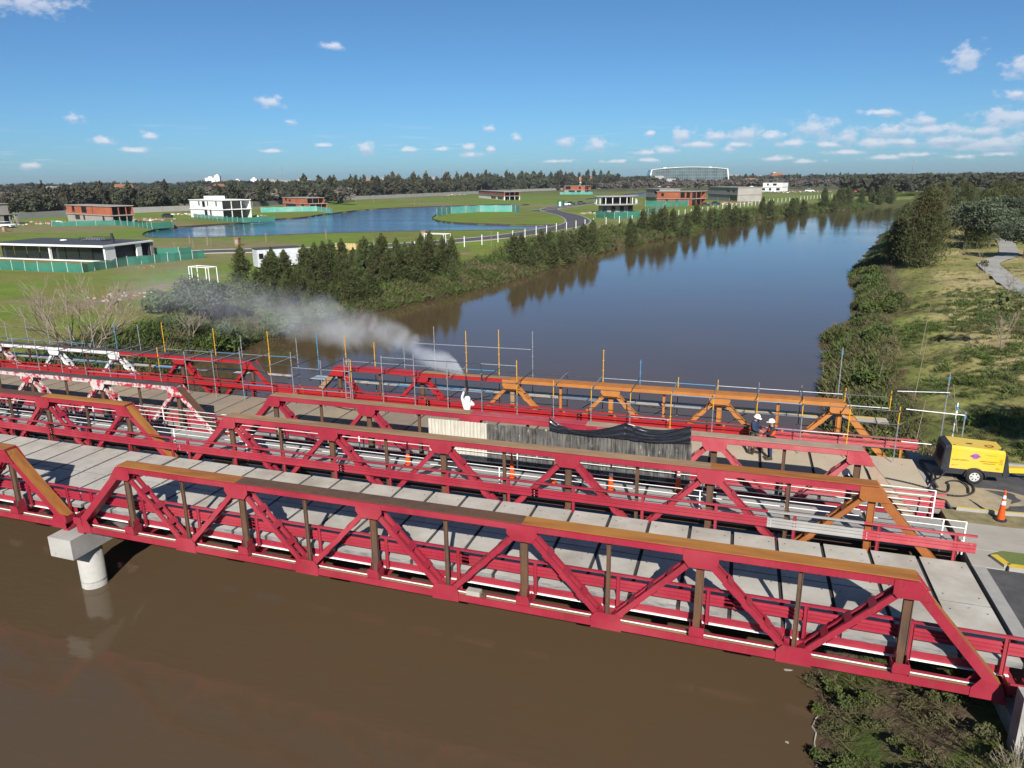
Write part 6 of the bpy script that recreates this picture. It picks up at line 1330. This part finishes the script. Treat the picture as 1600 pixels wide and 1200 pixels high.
# ------------------------------------------------------------------ smoke
def smoke():
    A = Vector((9.5, 15.0, 2.6)); B = tY(190, 556, 33.0); Ln = (B-A).length
    o_ = A; ex = (B-A).normalized(); e = MB(); n = 18
    def cz(s): return 3.4*(s**.42)*(1-.72*s)
    def rr(s): return .10+4.9*s**.60
    vs = []; N_ = 14; S_ = 22
    for j in range(S_+1):
        s = j/S_; r_ = rr(s)*1.05; vs += [(s*Ln, r_*math.cos(6.2832*i/N_), cz(s)+r_*.8*math.sin(6.2832*i/N_)) for i in range(N_)]
    fs = [(j*N_+i, j*N_+(i+1) % N_, (j+1)*N_+(i+1) % N_, (j+1)*N_+i) for j in range(S_) for i in range(N_)]+[tuple(range(N_-1, -1, -1)), tuple(S_*N_+i for i in range(N_))]
    e.add(vs, fs); m = bpy.data.materials.new('smoke'); m.use_nodes = True; nt = m.node_tree; N = nt.nodes; L = nt.links; N.remove(N['Principled BSDF']); out = N['Material Output']
    vol = N.new('ShaderNodeVolumePrincipled'); vol.inputs['Color'].default_value = (.90, .93, 1.0, 1); vol.inputs['Anisotropy'].default_value = -.15; L.new(vol.outputs[0], out.inputs['Volume'])
    tc = N.new('ShaderNodeTexCoord'); sp = N.new('ShaderNodeSeparateXYZ'); L.new(tc.outputs['Object'], sp.inputs[0])
    def M(op, a, b=None, clamp=False):
        k = N.new('ShaderNodeMath'); k.operation = op; k.use_clamp = clamp
        for i, v in enumerate((a, b)):
            if v is None: continue
            if isinstance(v, (int, float)): k.inputs[i].default_value = v
            else: L.new(v, k.inputs[i])
        return k.outputs[0]
    s = M('MAXIMUM', M('DIVIDE', sp.outputs[0], Ln), .0005)
    zc = M('MULTIPLY', M('MULTIPLY', M('POWER', s, .42), M('SUBTRACT', 1, M('MULTIPLY', s, .72))), 3.4)
    r_ = M('ADD', M('MULTIPLY', M('POWER', s, .60), 4.9), .10)
    dz = M('DIVIDE', M('SUBTRACT', sp.outputs[2], zc), .8)
    d = M('DIVIDE', M('SQRT', M('ADD', M('MULTIPLY', sp.outputs[1], sp.outputs[1]), M('MULTIPLY', dz, dz))), r_)
    nz = N.new('ShaderNodeTexNoise'); nz.inputs['Scale'].default_value = .42; nz.inputs['Distortion'].default_value = .6; nz.inputs['Detail'].default_value = 5; nz.inputs['Roughness'].default_value = .6; L.new(tc.outputs['Object'], nz.inputs[0])
    nn = M('MULTIPLY', M('SUBTRACT', nz.outputs[0], .45), 3.8)
    f = M('SUBTRACT', M('SUBTRACT', 1, d), nn); f = M('MULTIPLY', f, 1.4, True)
    edge = M('SUBTRACT', 1, s, True); edge2 = M('MULTIPLY', M('SUBTRACT', 1.0, d), 3, True)
    den = M('DIVIDE', M('MULTIPLY', M('MULTIPLY', f, M('ADD', M('MULTIPLY', M('POWER', edge, 9), 2.2), M('MULTIPLY', M('POWER', edge, .7), .32))), edge2), M('ADD', M('POWER', r_, 1.35), .05)); den = M('MULTIPLY', den, .75); L.new(den, vol.inputs['Density'])
    MATS['smoke'] = m; o = e.build('smoke_plume', 'smoke', kind='stuff', label='blue white smoke drifting from the truss to the left bank')
    o.location = A; o.rotation_euler = (0, 0, math.atan2(ex.y, ex.x)); m.cycles.volume_step_rate = 1.0
smoke()
HZ = True
if HZ:
    q = MB(); q.box(-5000, 5000, -400, 5200, -6, 60); m = bpy.data.materials.new('haze'); m.use_nodes = True; nt = m.node_tree; nt.nodes.remove(nt.nodes['Principled BSDF']); v = nt.nodes.new('ShaderNodeVolumePrincipled')
    v.inputs['Color'].default_value = (.84, .91, 1.0, 1); v.inputs['Density'].default_value = .00011; v.inputs['Anisotropy'].default_value = .3; nt.links.new(v.outputs[0], nt.nodes['Material Output'].inputs['Volume']); MATS['haze'] = m
    o = q.build('haze', 'haze', kind='stuff')
